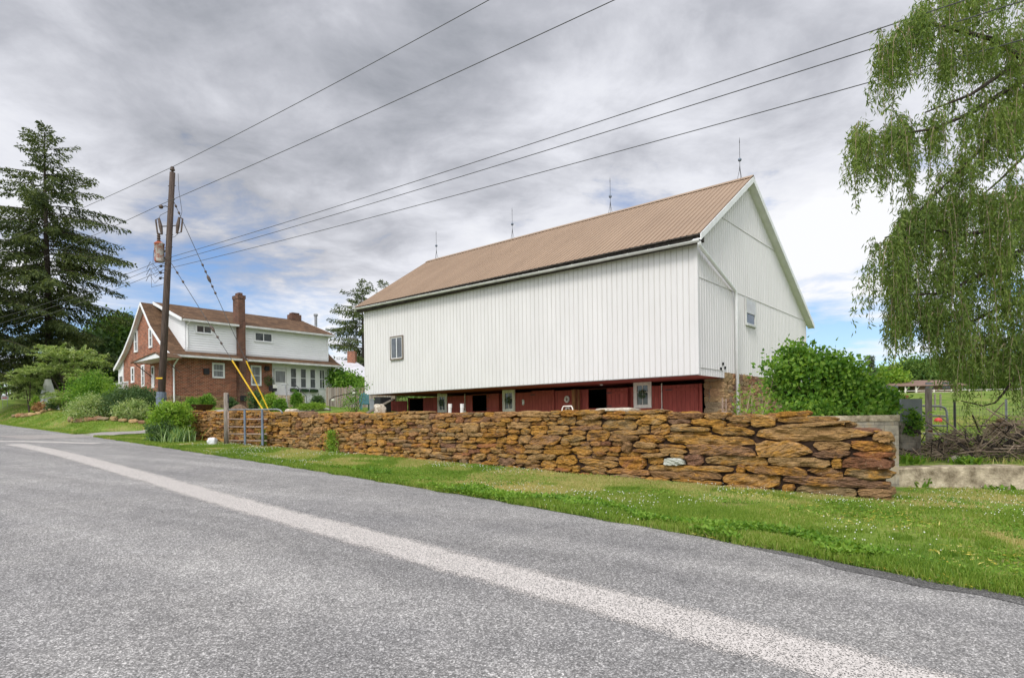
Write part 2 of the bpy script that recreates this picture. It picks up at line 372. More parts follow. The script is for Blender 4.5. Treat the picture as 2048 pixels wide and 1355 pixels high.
vo = nd(t, 'ShaderNodeTexVoronoi', ins={'Scale': 120.}); t.links.new(v, vo.inputs['Vector']); s1 = nd(t, 'ShaderNodeSeparateColor'); t.links.new(vo.outputs['Color'], s1.inputs[0])
edge = math_(t, 'SUBTRACT', 1.0, math_(t, 'ABSOLUTE', math_(t, 'MULTIPLY', math_(t, 'SUBTRACT', sp.outputs[1], .5), 2)))
cov = math_(t, 'ADD', math_(t, 'MULTIPLY', math_(t, 'SUBTRACT', edge, .15), 2.3), math_(t, 'MULTIPLY', math_(t, 'SUBTRACT', noise(t, v, 3.2, 5, .6), .5), 1.2))
al = math_(t, 'LESS_THAN', s1.outputs[1], math_(t, 'MINIMUM', cov, .80))
b = nd(t, 'ShaderNodeBsdfPrincipled', ins={'Roughness': .9, 'Specular IOR Level': .2})
t.links.new(ramp(t, s1.outputs[0], [(.1, (.42, .39, .36)), (.9, (.70, .65, .61))]), b.inputs['Base Color'])
tr = nd(t, 'ShaderNodeBsdfTransparent'); ms = nd(t, 'ShaderNodeMixShader'); t.links.new(al, ms.inputs[0]); t.links.new(tr.outputs[0], ms.inputs[1]); t.links.new(b.outputs[0], ms.inputs[2])
t.links.new(ms.outputs[0], out.inputs[0]); MT['paint'] = m
MT['drive'] = simple('gravel_drive', (.38, .35, .33), (.27, .25, .23), 9, .95, .15, bs=.6)
# turf
m, t, out = nt('turf'); v = coords(t)
c = ramp(t, noise(t, v, .6, 5, .6), [(.3, (.10, .175, .028)), (.55, (.165, .235, .045)), (.75, (.29, .29, .10))])
c = mix(t, c, ramp(t, noise(t, v, 14, 5, .7), [(.3, (.5, .55, .5)), (.7, (1.4, 1.35, 1.2))]), 1, 'MULTIPLY')
c = mix(t, c, (.34, .225, .14), math_(t, 'MULTIPLY', ramp(t, noise(t, v, 1.1, 6, .7), [(.56, (0, 0, 0)), (.66, (1, 1, 1))]), .7))
bsdf(t, out, c, .95, .1, 0, noise(t, v, 30, 4), .6, .03); MT['turf'] = m
MT['blade'] = leafmat('grass_blade', (.105, .205, .024), (.235, .34, .048), (.56, .47, .22), .42, patch=.55, pc=1.0)
MT['clover'] = leafmat('clover_leaf', (.07, .17, .018), (.16, .30, .03), (.30, .44, .07), .4)
MT['petal'] = simple('white_petal', (.8, .8, .72), (.65, .66, .52), 30, .8, .2)
MT['yellow_leaf'] = leafmat('fallen_leaf', (.50, .38, .05), (.62, .52, .10), (.62, .58, .28), .2)
MT['willow'] = leafmat('willow_leaf', (.075, .125, .03), (.16, .235, .055), (.30, .37, .11), 0.5, patch=.8)
MT['bush'] = leafmat('bush_leaf', (.045, .125, .018), (.135, .28, .036), (.32, .48, .08), 0.45)
MT['lime_bush'] = leafmat('lime_leaf', (.10, .20, .024), (.22, .37, .045), (.42, .54, .11), 0.45)
MT['dark_bush'] = leafmat('dark_leaf', (.035, .08, .03), (.085, .155, .055), (.19, .26, .11), 0.35)
MT['pale_bush'] = leafmat('variegated_leaf', (.12, .21, .055), (.30, .40, .14), (.64, .68, .40), 0.4, patch=2.)
MT['spruce'] = leafmat('spruce_needle', (.03, .05, .016), (.075, .105, .032), (.18, .215, .06), 0.3, patch=.5)
MT['far_tree'] = leafmat('far_leaf', (.05, .115, .028), (.11, .205, .042), (.23, .33, .08), 0.4, patch=.4)
MT['far_conifer'] = leafmat('far_conifer', (.06, .09, .055), (.11, .14, .085), (.18, .21, .13), 0.3)
MT['iris'] = leafmat('iris_leaf', (.10, .21, .075), (.22, .36, .14), (.46, .56, .27), 0.4)
MT['dry_plant'] = leafmat('dry_leaf', (.15, .09, .05), (.26, .17, .09), (.4, .3, .16), .2)
MT['flower_orange'] = leafmat('rust_foliage', (.22, .10, .04), (.38, .20, .08), (.5, .33, .16), .2)
# ================================================================== SETTING
def axis(*segs):
    a = np.concatenate([np.arange(s, e, st) for s, e, st in segs]); return a
def grid_mesh(name, X, Y, Z, mats, uv=None):
    ny, nx = X.shape
    v = np.stack([X, Y, Z], -1).reshape(-1, 3)
    i = np.arange(ny*nx).reshape(ny, nx)
    f = np.stack([i[:-1, :-1], i[:-1, 1:], i[1:, 1:], i[1:, :-1]], -1).reshape(-1, 4)
    me = mesh_np(name, v, f.ravel(), np.arange(len(f))*4, mats, smooth=True)
    if uv is not None:
        l = me.uv_layers.new(name='UVMap'); l.data.foreach_set('uv', uv.reshape(-1, 2)[f.ravel()].astype(np.float32).ravel())
    o = link(name, me); o['kind'] = 'structure'; return o
S = axis((-150, -40, 6), (-40, -10, 1.), (-10, 32, .3), (32, 70, .8), (70, 260, 6), (260, 261, 1))
N = axis((-150, -20, 6), (-20, -6, .5), (-6, -.6, .25), (-.6, 1.2, .06), (1.2, 6, .2), (6, 40, .6), (40, 100, 2), (100, 420, 8))
SS, NN = np.meshgrid(S, N)
GX, GY = wxy(SS, NN); GZ = H(GX, GY)
lump = vnoise(np.stack([GX*.7, GY*.7, GX*0], -1).reshape(-1, 3)).reshape(GX.shape)*.018
far = np.hypot(GX, GY); lump *= np.clip((60-far)/20, 0, 1)
ne = n_edge(SS); onroad = sm((ne+.25-NN)/.3)
GZ = GZ+lump*(1-onroad)-.05*onroad
grid_mesh('lawn_ground', GX, GY, GZ, [MT['turf']])
# road: right edge follows n_edge, wide enough to run under the camera
S2 = axis((-120, -14, 3), (-14, 34, .4), (34, 150, 2)); Q = np.array([0, .25, .6, 1.2, 2.4, 3.5, 5, 6.5, 8, 9.5])
SR, QR = np.meshgrid(S2, Q)
wob = vnoise(np.stack([SR*1.7, SR*0, SR*0], -1).reshape(-1, 3)).reshape(SR.shape)*.05*(QR < .1)+vnoise(np.stack([SR*6, SR*0+9, SR*0], -1).reshape(-1, 3)).reshape(SR.shape)*.025*(QR < .1)
NR = n_edge(SR)-QR+wob
RX, RY = wxy(SR, NR)
def roadz(s, n): return front(s, n)-.015
grid_mesh('asphalt_road', RX, RY, roadz(SR, NR), [MT['asphalt']])
def strip(name, s_a, s_b, nf, wid, mat, dz, k=200):
    ss = np.linspace(s_a, s_b, k); tt = np.array([0, .5, 1.])
    A, T = np.meshgrid(ss, tt); n = nf(A)+(T-.5)*wid
    x, y = wxy(A, n); uv = np.stack([A, T], -1)
    return grid_mesh(name, x, y, roadz(A, n)+dz, [mat], uv)
cl = [ground_at(*p) for p in ((1774, 1332), (1524, 1289), (1274, 1226), (1024, 1149), (750, 1079), (500, 1009), (250, 938), (100, 902), (25, 886))]
cs = np.array([sn(p[0], p[1]) for p in cl]); o_ = np.argsort(cs[:, 0]); cs = cs[o_]
cf = np.polyfit(cs[:, 0], cs[:, 1]-n_edge(cs[:, 0]), 3)
cmid = lambda s: n_edge(s)+np.polyval(cf, np.clip(s, cs[0, 0]-.6, cs[-1, 0]+1))
strip('centre_line', -5, 26.5, cmid, .86, MT['paint'], .004, 300)
# worn bar of paint across the mouth of the drive
P = [ground_at(x, y) for x, y in ((-60, 880), (20, 881), (110, 883), (196, 886))]
pts = np.array([p[:2] for p in P]); tt = np.linspace(0, 1, 60)
bx = np.interp(tt, np.linspace(0, 1, 4), pts[:, 0]); by = np.interp(tt, np.linspace(0, 1, 4), pts[:, 1])
BXg = np.stack([bx, bx, bx]); BYg = np.stack([by-.45, by, by+.45]); sB, nB = sn(BXg, BYg)
grid_mesh('stop_line', BXg, BYg, roadz(sB, nB)+.006, [MT['paint']], np.stack([np.stack([tt*5]*3), np.stack([tt*0, tt*0+.5, tt*0+1])], -1))
# darker patched strip along the near verge
strip('asphalt_patch', -3.2, .9, lambda s: n_edge(s)-.02-.13*np.clip((.9-s)/1.5, 0, 1)+.05*np.sin(s*3.1)+.03*np.sin(s*9.), .26, MT['asphalt_dark'], .005, 60)
# drive climbing to the house
dl = [(-21.6, 26.3), (-19.8, 28.9), (-18.9, 31.4), (-17.4, 33.6), (-14.5, 35.3), (-11, 37)]
dl = np.array(dl); tt = np.linspace(0, 1, 50); dx = np.interp(tt, np.linspace(0, 1, 6), dl[:, 0]); dy = np.interp(tt, np.linspace(0, 1, 6), dl[:, 1])
tx, ty = np.gradient(dx), np.gradient(dy); L_ = np.hypot(tx, ty); w_ = np.interp(tt, [0, .25, 1], [2.2, 1.25, 1.2])
off = np.linspace(-1, 1, 7)
DX = dx[None]+off[:, None]*w_*(-ty/L_); DY = dy[None]+off[:, None]*w_*(tx/L_)
sD, nD = sn(DX, DY)
DZ = np.maximum(H(DX, DY), 0)-.009+.07*sm((nD-n_edge(sD)-.1)/1.2)
_DRV = (dx.copy(), dy.copy(), w_.copy())
def off_drive(x, y): return np.min(np.hypot(x[:, None]-_DRV[0][None, ::3], y[:, None]-_DRV[1][None, ::3])-_DRV[2][None, ::3], 1) > .05
grid_mesh('gravel_driveway', DX, DY, DZ, [MT['drive']])

# unseen pale yard sheet, added to bounce light up to the stable wall
yx, yy = np.meshgrid(np.linspace(.5, 14.5, 40), np.linspace(.66, 13., 36)); YX, YY = wxy(yx, yy)
grid_mesh('barnyard_bounce_gravel', YX, YY, H(YX, YY)+.03, [MT['drive']])

# ================================================================== STONE WALLS
def _cube(nx, ny, nz):
    vs, fs, idx = [], [], {}
    def vid(i, j, k):
        key = (i, j, k)
        if key not in idx: idx[key] = len(vs); vs.append((i/nx*2-1, j/ny*2-1, k/nz*2-1))
        return idx[key]
    for i in range(nx):
        for j in range(ny):
            fs.append((vid(i, j, 0), vid(i, j+1, 0), vid(i+1, j+1, 0), vid(i+1, j, 0))); fs.append((vid(i, j, nz), vid(i+1, j, nz), vid(i+1, j+1, nz), vid(i, j+1, nz)))
    for i in range(nx):
        for k in range(nz):
            fs.append((vid(i, 0, k), vid(i+1, 0, k), vid(i+1, 0, k+1), vid(i, 0, k+1))); fs.append((vid(i, ny, k), vid(i, ny, k+1), vid(i+1, ny, k+1), vid(i+1, ny, k)))
    for j in range(ny):
        for k in range(nz):
            fs.append((vid(0, j, k), vid(0, j, k+1), vid(0, j+1, k+1), vid(0, j+1, k))); fs.append((vid(nx, j, k), vid(nx, j+1, k), vid(nx, j+1, k+1), vid(nx, j, k+1)))
    return np.array(vs), np.array(fs)
_cubes = {}
def cube(*k):
    if k not in _cubes: _cubes[k] = _cube(*k)
    return _cubes[k]
def lay_stones(s0, s1, zb, zt, lmean, hmean, seed, tol=.05):
    """dry-stone laying: always set the next stone on the lowest spot; returns (s, z, w, h)"""
    r = np.random.default_rng(seed); res = .02; n = int((s1-s0)/res); ss = s0+(np.arange(n)+.5)*res
    sky = zb(ss)-.02; top = zt(ss); out = []
    for _ in range(9000):
        gap = np.where(sky < top-.045, sky, 9e9)
        i = int(np.argmin(gap))
        if gap[i] > 1e9: break
        a = i
        while a > 0 and abs(sky[a-1]-sky[i]) < tol and gap[a-1] < 1e9: a -= 1
        b = i
        while b < n-1 and abs(sky[b+1]-sky[i]) < tol and gap[b+1] < 1e9: b += 1
        wmax = (b-a+1)*res; L = lmean(ss[i]); hm = hmean(ss[i])
        w = L*r.lognormal(0, .42); w = min(max(w, .09), L*2.3)
        h = hm*r.lognormal(0, .33)*(.82+.25*min(w/L, 1.5)); h = min(max(h, .035), .3)
        if wmax < .13*min(1, L/.3)+.03:
            nb = min(sky[a-1] if a > 0 else 9, sky[b+1] if b < n-1 else 9); h = max(min(nb-sky[i] if nb < 9 else h, .16), .03); w = wmax
        elif w > wmax or wmax-w < .10: w = wmax if wmax < w*1.5 else w
        w = min(w, wmax); m = max(int(round(w/res)), 1)
        q_ = r.random()
        lo = a if q_ < .45 else b-m+1 if q_ < .9 else a+(b-a+1-m)//2
        base = float(np.mean(sky[lo:lo+m]))
        for nb_ in (sky[lo-1] if lo > 0 else -9, sky[lo+m] if lo+m < n else -9):
            if abs(base+h-nb_) < .075 and nb_-base > .045: h = float(nb_-base); break
        tm_ = float(np.min(top[lo:lo+m]))
        if base+h > tm_+.07: h = max(tm_-base+r.uniform(-.01, .06), .05)
        out.append((s0+(lo+m/2)*res, base+h/2, m*res, h)); sky[lo:lo+m] = base+h
    return out
def stones_mesh(name, stones, fr, depth, lod, mats, seed, ovl=.958, pale=None, parent=None, loc=None, rough=.16, flat=False, extra=(), smooth=False):
    """fr = origin, along, inward normal (2-D); one mesh of separate stones"""
    r = np.random.default_rng(seed); V, Fc, R, M = [], [], [], []; nv = 0
    o, A, Nn = [np.array(q, float) for q in fr]
    for (s, z, w, h) in stones:
        k = lod(s); cv, cf_ = cube(*k)
        dth = depth(s)*r.uniform(.85, 1.1)
        p = cv.copy(); X_, Z_ = cv[:, 0].copy(), cv[:, 2].copy()
        kx = r.uniform(.45, .85, 4); kc = np.clip(r.gamma(2.4, .19, 4), .05, .8)*(.5 if flat else 1.)
        top_ = 1-kc[0]*np.clip((-X_-kx[0])/(1-kx[0]), 0, 1)-kc[1]*np.clip((X_-kx[1])/(1-kx[1]), 0, 1)
        bot_ = -1+kc[2]*np.clip((-X_-kx[2])/(1-kx[2]), 0, 1)+kc[3]*np.clip((X_-kx[3])/(1-kx[3]), 0, 1)
        sk = r.normal()*.10; p[:, 2] = bot_+(top_-bot_)*(Z_+1)/2+sk*X_*(0 if flat else .6)
        p[:, 0] = X_*(1-r.uniform(.02, .10)*np.abs(Z_)**3)+r.normal()*.05*Z_
        edge_ = np.maximum(np.abs(X_)**7, np.abs(Z_)**4); p[:, 1] = cv[:, 1]*(1-r.uniform(.06, .16)*edge_)+r.normal()*.08*X_*(cv[:, 1] < 0)
        q = p*np.array([w/2*ovl, dth/2, h/2*ovl*1.03]); sd = r.uniform(0, 500, 3)
        ca, sa = math.cos(r.normal()*.22), r.normal()*.22; qs = np.stack([q[:, 0]*ca-q[:, 2]*sa, q[:, 1], q[:, 0]*sa+q[:, 2]*ca], 1)
        d1 = vnoise(q*np.array([6, 6, 11])+sd)[:, None]; d2 = vnoise(qs*np.array([9, 9, 48])+sd+7)[:, None]; d3 = vnoise(qs*np.array([22, 22, 110])+sd+3)[:, None]
        amp = min(h, .17)*rough/.16
        dirn = np.stack([p[:, 0]*.5, np.sign(p[:, 1])*np.abs(p[:, 1])*1.1, p[:, 2]*.45], 1)
        if len(cv) > 60: q = q+dirn*(d1*.25+d2*.09+d3*.08)*amp
        else: q = q+dirn*(d1*.2+d2*.2)*amp
        ang = r.normal(0, .035); ca, sa = math.cos(ang), math.sin(ang); q = np.stack([q[:, 0]*ca-q[:, 2]*sa, q[:, 1], q[:, 0]*sa+q[:, 2]*ca], 1)
        n0 = dth/2+r.uniform(-.045, .045)*(0.2 if flat else 1)
        x = s+q[:, 0]; y = n0+q[:, 1]
        V.append(np.stack([o[0]+A[0]*x+Nn[0]*y, o[1]+A[1]*x+Nn[1]*y, z+q[:, 2]], 1))
        Fc.append((cf_ if A[0]*Nn[1]-A[1]*Nn[0] > 0 else cf_[:, ::-1])+nv); nv += len(cv); R.append(np.full(len(cv), r.random()))
        mi = 1 if (pale is not None and abs(s-pale[0]) < w/2 and abs(z-pale[1]) < h/2) else 0
        M.append(np.full(len(cf_), mi))
    for (ev, ef, mi) in extra:
        V.append(np.asarray(ev, float)); Fc.append(np.asarray(ef)+nv); nv += len(ev); R.append(np.full(len(ev), .5)); M.append(np.full(len(ef), mi))
    v = to_local(np.vstack(V), parent, loc); f = np.vstack(Fc)
    me = mesh_np(name, v, f.ravel(), np.arange(len(f))*4, mats, np.concatenate(M), smooth, np.concatenate(R))
    return link(name, me, parent, None if parent is not None else loc)
def slab(fr, prof, n0, n1):
    """core strip: prof = [(s, zbottom, ztop)]"""
    o, A, Nn = [np.array(q, float) for q in fr]; v, f = [], []
    for s, a, b in prof:
        for n, z in ((n0, a), (n1, a), (n1, b), (n0, b)): v.append((o[0]+A[0]*s+Nn[0]*n, o[1]+A[1]*s+Nn[1]*n, z))
    for i in range(len(prof)-1):
        for j in range(4): f.append((i*4+j, i*4+(j+1) % 4, i*4+4+(j+1) % 4, i*4+4+j))
    f += [(0, 1, 2, 3), tuple((len(prof)-1)*4+j for j in (3, 2, 1, 0))]
    return v, f
_tp = [(1790, 886), (1780, 868), (1762, 860), (1722, 853), (1700, 846), (1680, 840), (1652, 832), (1605, 826), (1500, 827), (1400, 826), (1330, 822), (1250, 822), (1180, 823), (1000, 826), (870, 824), (760, 825), (640, 826), (560, 824), (450, 822), (382, 822)]
_th = np.array([hit(a, b_, W0, SD) for a, b_ in _tp]); zt_s0 = np.array([-.05, .12, .35, .9, 1.6, 2.6, 4.35, 6, 8.45, 11, 14.5, 18, 22.3, 25.6]); zt_z0 = np.array([1.18, 1.34, 1.42, 1.47, 1.58, 1.60, 1.65, 1.66, 1.68, 1.73, 1.80, 1.88, 1.99, 2.0])
zt_s, zt_z = _th[:, 0], _th[:, 1]
wall_top = lambda s: np.interp(s, zt_s, zt_z)
wall_base = lambda s: front(np.asarray(s), 0)-.10
WF = (W0, SD, ND)
lm = lambda s: float(np.interp(s, [0, 2, 4, 7, 12, 25], [1.0, .82, .60, .46, .38, .35])); hm = lambda s: float(np.interp(s, [0, 3, 7, 12, 25], [.178, .15, .122, .108, .10]))
fst = lay_stones(-.02, 25.4, wall_base, wall_top, lm, hm, 11)
bst = lay_stones(-.02, 25.4, lambda s: wall_top(s)-.42, lambda s: wall_top(s)-.03, lambda s: .42, lambda s: .15, 5)
wl = (float(W0[0]), float(W0[1]), 0.0)
_pa, _pz = hit(1350, 928, W0, SD)
_new = []
for s_, z_, w_, h_ in fst:
    if abs(s_-_pa) < w_/2 and abs(z_-_pz) < h_/2:
        lo_, hi_ = s_-w_/2, s_+w_/2; c0_ = max(lo_, _pa-.26); c1_ = min(hi_, _pa+.26)
        if c0_-lo_ < .12: c0_ = lo_
        if hi_-c1_ < .12: c1_ = hi_
        _new.append(((c0_+c1_)/2, z_, c1_-c0_, h_)); _pa = (c0_+c1_)/2; _pz = z_
        if c0_ > lo_: _new.append(((lo_+c0_)/2, z_, c0_-lo_, h_))
        if c1_ < hi_: _new.append(((hi_+c1_)/2, z_, hi_-c1_, h_))
    else: _new.append((s_, z_, w_, h_))
fst = _new
prof = [(s, float(wall_base(s))-.2, float(wall_top(s))-.16) for s in np.arange(.14, 25.3, .5)]
o = stones_mesh('stone_wall', fst, WF, lambda s: .58 if s < .5 else .33, lambda s: (22, 4, 11) if s < 4 else (14, 4, 9) if s < 9 else (9, 3, 6), [MT['stone'], MT['pale_stone'], MT['core']], 3,
                pale=(_pa, _pz), loc=wl, extra=[slab(WF, prof, .09, .60)+(2,)])
# second face of the same wall, joined into it
bo = stones_mesh('wall_back', bst, (W0+ND*.64, SD, -ND), lambda s: .36, lambda s: (6, 3, 4), [MT['stone'], MT['pale_stone'], MT['core']], 4, loc=wl)
def join(a, b):
    with bpy.context.temp_override(active_object=a, selected_objects=[a, b], selected_editable_objects=[a, b]): bpy.ops.object.join()
join(o, bo)
things(o, 'long dry laid fieldstone wall with orange lichen along the grass verge', 'stone wall')

def rock(name, c, size, seed, mat, label, cat, rot=0, group=None):
    cv, cf_ = cube(9, 7, 7); p = cv.copy(); nrm = (np.abs(p)**2.8).sum(1)**(1/2.8); p = p/nrm[:, None]*np.clip(nrm[:, None], 0, 1)
    p = p*(1+.28*vnoise(p*1.6+seed)[:, None]+.12*vnoise(p*5+seed)[:, None])*np.array(size)/2
    ca, sa = math.cos(rot), math.sin(rot); p = np.stack([p[:, 0]*ca-p[:, 1]*sa, p[:, 0]*sa+p[:, 1]*ca, p[:, 2]], 1)
    me = mesh_np(name, p, cf_.ravel(), np.arange(len(cf_))*4, [mat], None, True, np.full(len(p), .5))
    return things(link(name, me, None, c), label, cat, group)
def on_wall(px, n=.3):
    a, _ = hit(px, 830, W0+ND*n, SD); x, y = wxy(a, n); return (x, y, float(wall_top(a)))
q = on_wall(1232); rock('flat_rock', (q[0], q[1], q[2]+.03), (1.0, .5, .11), 3, MT['white_rock'], 'broad flat whitish slab lying on the wall top beside the orange post', 'rock', -.6)
q = on_wall(760); rock('loose_rock', (q[0], q[1], q[2]+.11), (.34, .26, .34), 8, MT['white_rock'], 'upright pale rock on the wall top under the barn corner', 'rock', .4)
q = on_wall(584); rock('loose_rock', (q[0], q[1], q[2]+.05), (.45, .3, .17), 12, MT['white_rock'], 'pale rock on the wall top just right of the gate top rail', 'rock', .2)
q = ground_at(425, 889); rock('garden_rock', (q[0], q[1], q[2]+.12), (.34, .32, .3), 2, MT['distant_white'], 'round white rock on the grass left of the gate post', 'rock')

# ================================================================== BARN
RZ = math.atan2(-.644, .765)
BX = np.array([.765, -.644]); BY = np.array([.644, .765]); BO = np.array([6.72, 22.0])
def BL(x, y, z): return np.array([BO[0]+BX[0]*x+BY[0]*y, BO[1]+BX[1]*x+BY[1]*y, z])
BLEN = 19.57; BW = 14.1; ZS = 3.06
RP = [(-.40, 7.98), (5.15, 11.6), (14.45, 6.42)]           # roof surface (local y, z)
def roof_z(y): return np.interp(y, [p[0] for p in RP], [p[1] for p in RP])
barn = root('barn', (BO[0], BO[1], .6), 'large white metal sided bank barn with tan ribbed roof and red stable wall', 'barn', RZ)
def rib_profile(a0, a1, pitch=.2286, h=.02):
    p = []; a = a0
    while a < a1-1e-6:
        e = min(a+pitch, a1)
        for da, k in ((0, 0), (.012, 1), (.03, 1), (.042, 0), (.072, 0), (.125, 0), (.131, .25), (.145, .25), (.151, 0)):
            if a+da < e: p.append((a+da, k*h))
        a += pitch
    p.append((a1, 0)); return p
# front siding
def rib_m(pr): return [1 if abs((a-pr[0][0]+1e-6) % .2286-.042) < .002 else 0 for a, _ in pr[:-1]]  # second slot: coloured strip that draws the shade beside each rib
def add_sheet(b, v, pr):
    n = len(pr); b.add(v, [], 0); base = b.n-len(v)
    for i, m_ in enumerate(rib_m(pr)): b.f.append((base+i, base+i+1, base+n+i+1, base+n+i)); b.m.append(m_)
b = MB(); pr = rib_profile(-BLEN, 0); n = len(pr)
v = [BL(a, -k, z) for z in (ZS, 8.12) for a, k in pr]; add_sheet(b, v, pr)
b.box((BO, BX, -BY), -.10, .024, -.1, .026, ZS, 8.0); b.box((BO, BX, -BY), -BLEN-.02, -BLEN+.08, -.1, .026, ZS, 8.0)
b.box((BO, BX, -BY), -BLEN, 0, -.2, -.02, ZS-.02, ZS+.03)
b.build('front_siding', [MT['white_metal'], MT['white_seam_shade']], barn)
# right gable siding (outward = +BX); bottom steps up past the forebay
b = MB(); pr = rib_profile(0, BW); n = len(pr)
zb_ = lambda y: 3.03 if y < 2.36 else 3.25
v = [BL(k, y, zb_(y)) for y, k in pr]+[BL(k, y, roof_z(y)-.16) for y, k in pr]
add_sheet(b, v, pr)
gf = (BO, BY, BX)
for z_, y0, y1 in ((6.55, .1, BW-.05), (9.25, 2.0, 9.5), (3.30, .1, 2.3)): b.box(gf, y0, y1, .0, .023, z_, z_+.018, 1)
b.box(gf, 2.30, 2.37, -.02, .028, 3.03, 3.30)
for (px, py) in ((1441, 737), (1445, 727), (1449, 735)):
    a_, z_ = hit(px, py, BO, BY); b.box(gf, a_-.035, a_+.035, 0, .05, z_-.05, z_+.05, 2)
b.build('gable_siding', [MT['white_metal'], MT['white_seam_shade'], MT['dark']], barn)
b = MB(); v = [BL(-BLEN, y, zb_(y)) for y in (0, 5.15, BW)]+[BL(-BLEN, y, roof_z(y)-.16) for y in (0, 5.15, BW)]
b.add(v, [(1, 0, 3, 4), (2, 1, 4, 5)])
b.add([BL(-BLEN, BW, 3), BL(0, BW, 3), BL(0, BW, 6.4), BL(-BLEN, BW, 6.4)], [(0, 1, 2, 3)]); b.build('rear_siding', MT['white_metal'], barn)
# roof sheets
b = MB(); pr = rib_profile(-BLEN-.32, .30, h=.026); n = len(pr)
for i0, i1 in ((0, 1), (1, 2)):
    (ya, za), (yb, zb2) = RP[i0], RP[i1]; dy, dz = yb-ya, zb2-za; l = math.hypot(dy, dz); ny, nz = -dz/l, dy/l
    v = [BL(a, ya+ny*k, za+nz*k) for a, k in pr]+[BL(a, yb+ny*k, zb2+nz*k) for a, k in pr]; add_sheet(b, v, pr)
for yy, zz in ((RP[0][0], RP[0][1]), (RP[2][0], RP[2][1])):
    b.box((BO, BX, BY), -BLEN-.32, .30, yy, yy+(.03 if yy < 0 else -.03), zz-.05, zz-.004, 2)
b.build('roof', [MT['tan_roof'], MT['tan_rib_shade'], MT['fascia']], barn)
b = MB(); x0, x1 = -BLEN-.34, .32
for s_ in (-1, 1):
    sl = (RP[1][1]-RP[0][1])/(RP[1][0]-RP[0][0]) if s_ < 0 else (RP[1][1]-RP[2][1])/(RP[2][0]-RP[1][0])
    b.prism([BL(x0, 5.15, 11.66), BL(x1, 5.15, 11.66), BL(x1, 5.15+s_*.2, 11.66-.2*sl), BL(x0, 5.15+s_*.2, 11.66-.2*sl)], (0, 0, -.02))
b.build('ridge_cap', MT['tan_roof'], barn)
# rake boards and eave boards
for i0, i1 in ((0, 1), (2, 1)):
    (ya, za), (yb, zb2) = RP[i0], RP[i1]
    for xx, th in ((.30, .035), (-BLEN-.32, -.035)):
        b = MB(); b.prism([BL(xx, ya, za-.02), BL(xx, yb, zb2-.02), BL(xx, yb, zb2-.26), BL(xx, ya, za-.25)], BL(th, 0, 0)-BL(0, 0, 0)); b.build('rake_board', MT['white_trim'], barn)
    b = MB(); b.prism([BL(.0, ya, za-.20), BL(.30, ya, za-.20), BL(.30, yb, zb2-.21), BL(.0, yb, zb2-.21)], (0, 0, -.02)); b.build('rake_soffit', MT['white_trim'], barn)
b = MB(); b.box((BO, BX, BY), -BLEN-.3, .28, -.30, -.02, 7.72, 7.95); b.build('eave_board', MT['fascia'], barn)
# gutter: half round, falling slightly to the right corner
b = MB(); k = 7
def gut(y0, za, zc, rr=.085):
    v = []
    for xx, zz in ((-BLEN-.33, za), (.28, zc)):
        for j in range(k): th = math.pi*j/(k-1); v.append(BL(xx, y0-rr*math.cos(th), zz-rr*math.sin(th)))
        for j in range(k): th = math.pi*(k-1-j)/(k-1); v.append(BL(xx, y0-(rr-.012)*math.cos(th), zz-(rr-.012)*math.sin(th)+.004))
    m2 = 2*k
    return v, [(j, (j+1) % m2, m2+(j+1) % m2, m2+j) for j in range(m2)]+[tuple(range(m2)), tuple(range(2*m2-1, m2-1, -1))]
b.add(*gut(-.40, 7.90, 7.74))
for i in range(24): b.box((BO, BX, BY), -BLEN+i*.85, -BLEN+i*.85+.03, -.47, -.3, 7.90-.16*i/24, 7.915-.16*i/24)
g = b.build('gutter', MT['gutter'], barn)
b = MB(); a_, z_ = hit(1472, 587, BO+BX*.12, BY)
b.tube([BL(.25, -.38, 7.68), BL(.22, -.30, 7.58), BL(.12, a_-.12, z_+.12), BL(.12, a_, z_-.02), BL(.12, a_+.02, z_-.3), BL(.12, a_+.03, .75)], .068, 8)
b.build('downspout', MT['white_trim'], barn, smooth=True)
# forebay floor, red stable wall
FB = 2.40; RO = BO+BY*FB; rf = (RO, BX, -BY)
b = MB(); b.box((BO, BX, BY), -BLEN, -.02, .03, BW-.1, ZS-.02, ZS+.12)
b.build('forebay_floor', MT['red_plain'], barn)
def rh(px, py): return hit(px, py, RO, BX)
xl = rh(818, 800)[0]; xr = rh(1404, 800)[0]
open_ = [(rh(1176, 780)[0], rh(1213, 780)[0]), (rh(944, 790)[0], rh(973, 790)[0]), (rh(816, 800)[0]+.05, rh(846, 800)[0])]
zo = [(rh(1190, 816)[1], rh(1190, 777)[1]), (rh(958, 822)[1], rh(958, 788)[1]), (.75, rh(832, 797)[1])]
b = MB(); cur = xr
for (a0, a1), (z0, z1) in zip(open_, zo):
    b.box(rf, a1, cur, -.06, 0, .5, 2.86); b.box(rf, a0, a1, -.06, 0, z1, 2.86); b.box(rf, a0, a1, -.06, 0, .5, z0); cur = a0
b.box(rf, xl, cur, -.06, 0, .5, 2.86)
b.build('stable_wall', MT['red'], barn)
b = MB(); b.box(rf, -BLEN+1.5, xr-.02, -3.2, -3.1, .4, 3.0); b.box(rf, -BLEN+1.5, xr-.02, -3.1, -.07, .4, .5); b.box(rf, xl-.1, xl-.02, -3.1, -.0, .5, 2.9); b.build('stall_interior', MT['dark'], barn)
for zz in (1.15, 1.75): b = MB(); b.box(rf, open_[0][0]+.0, open_[0][1], -.5, -.45, zz, zz+.13); b.build('stall_rail', MT['wood'], barn)
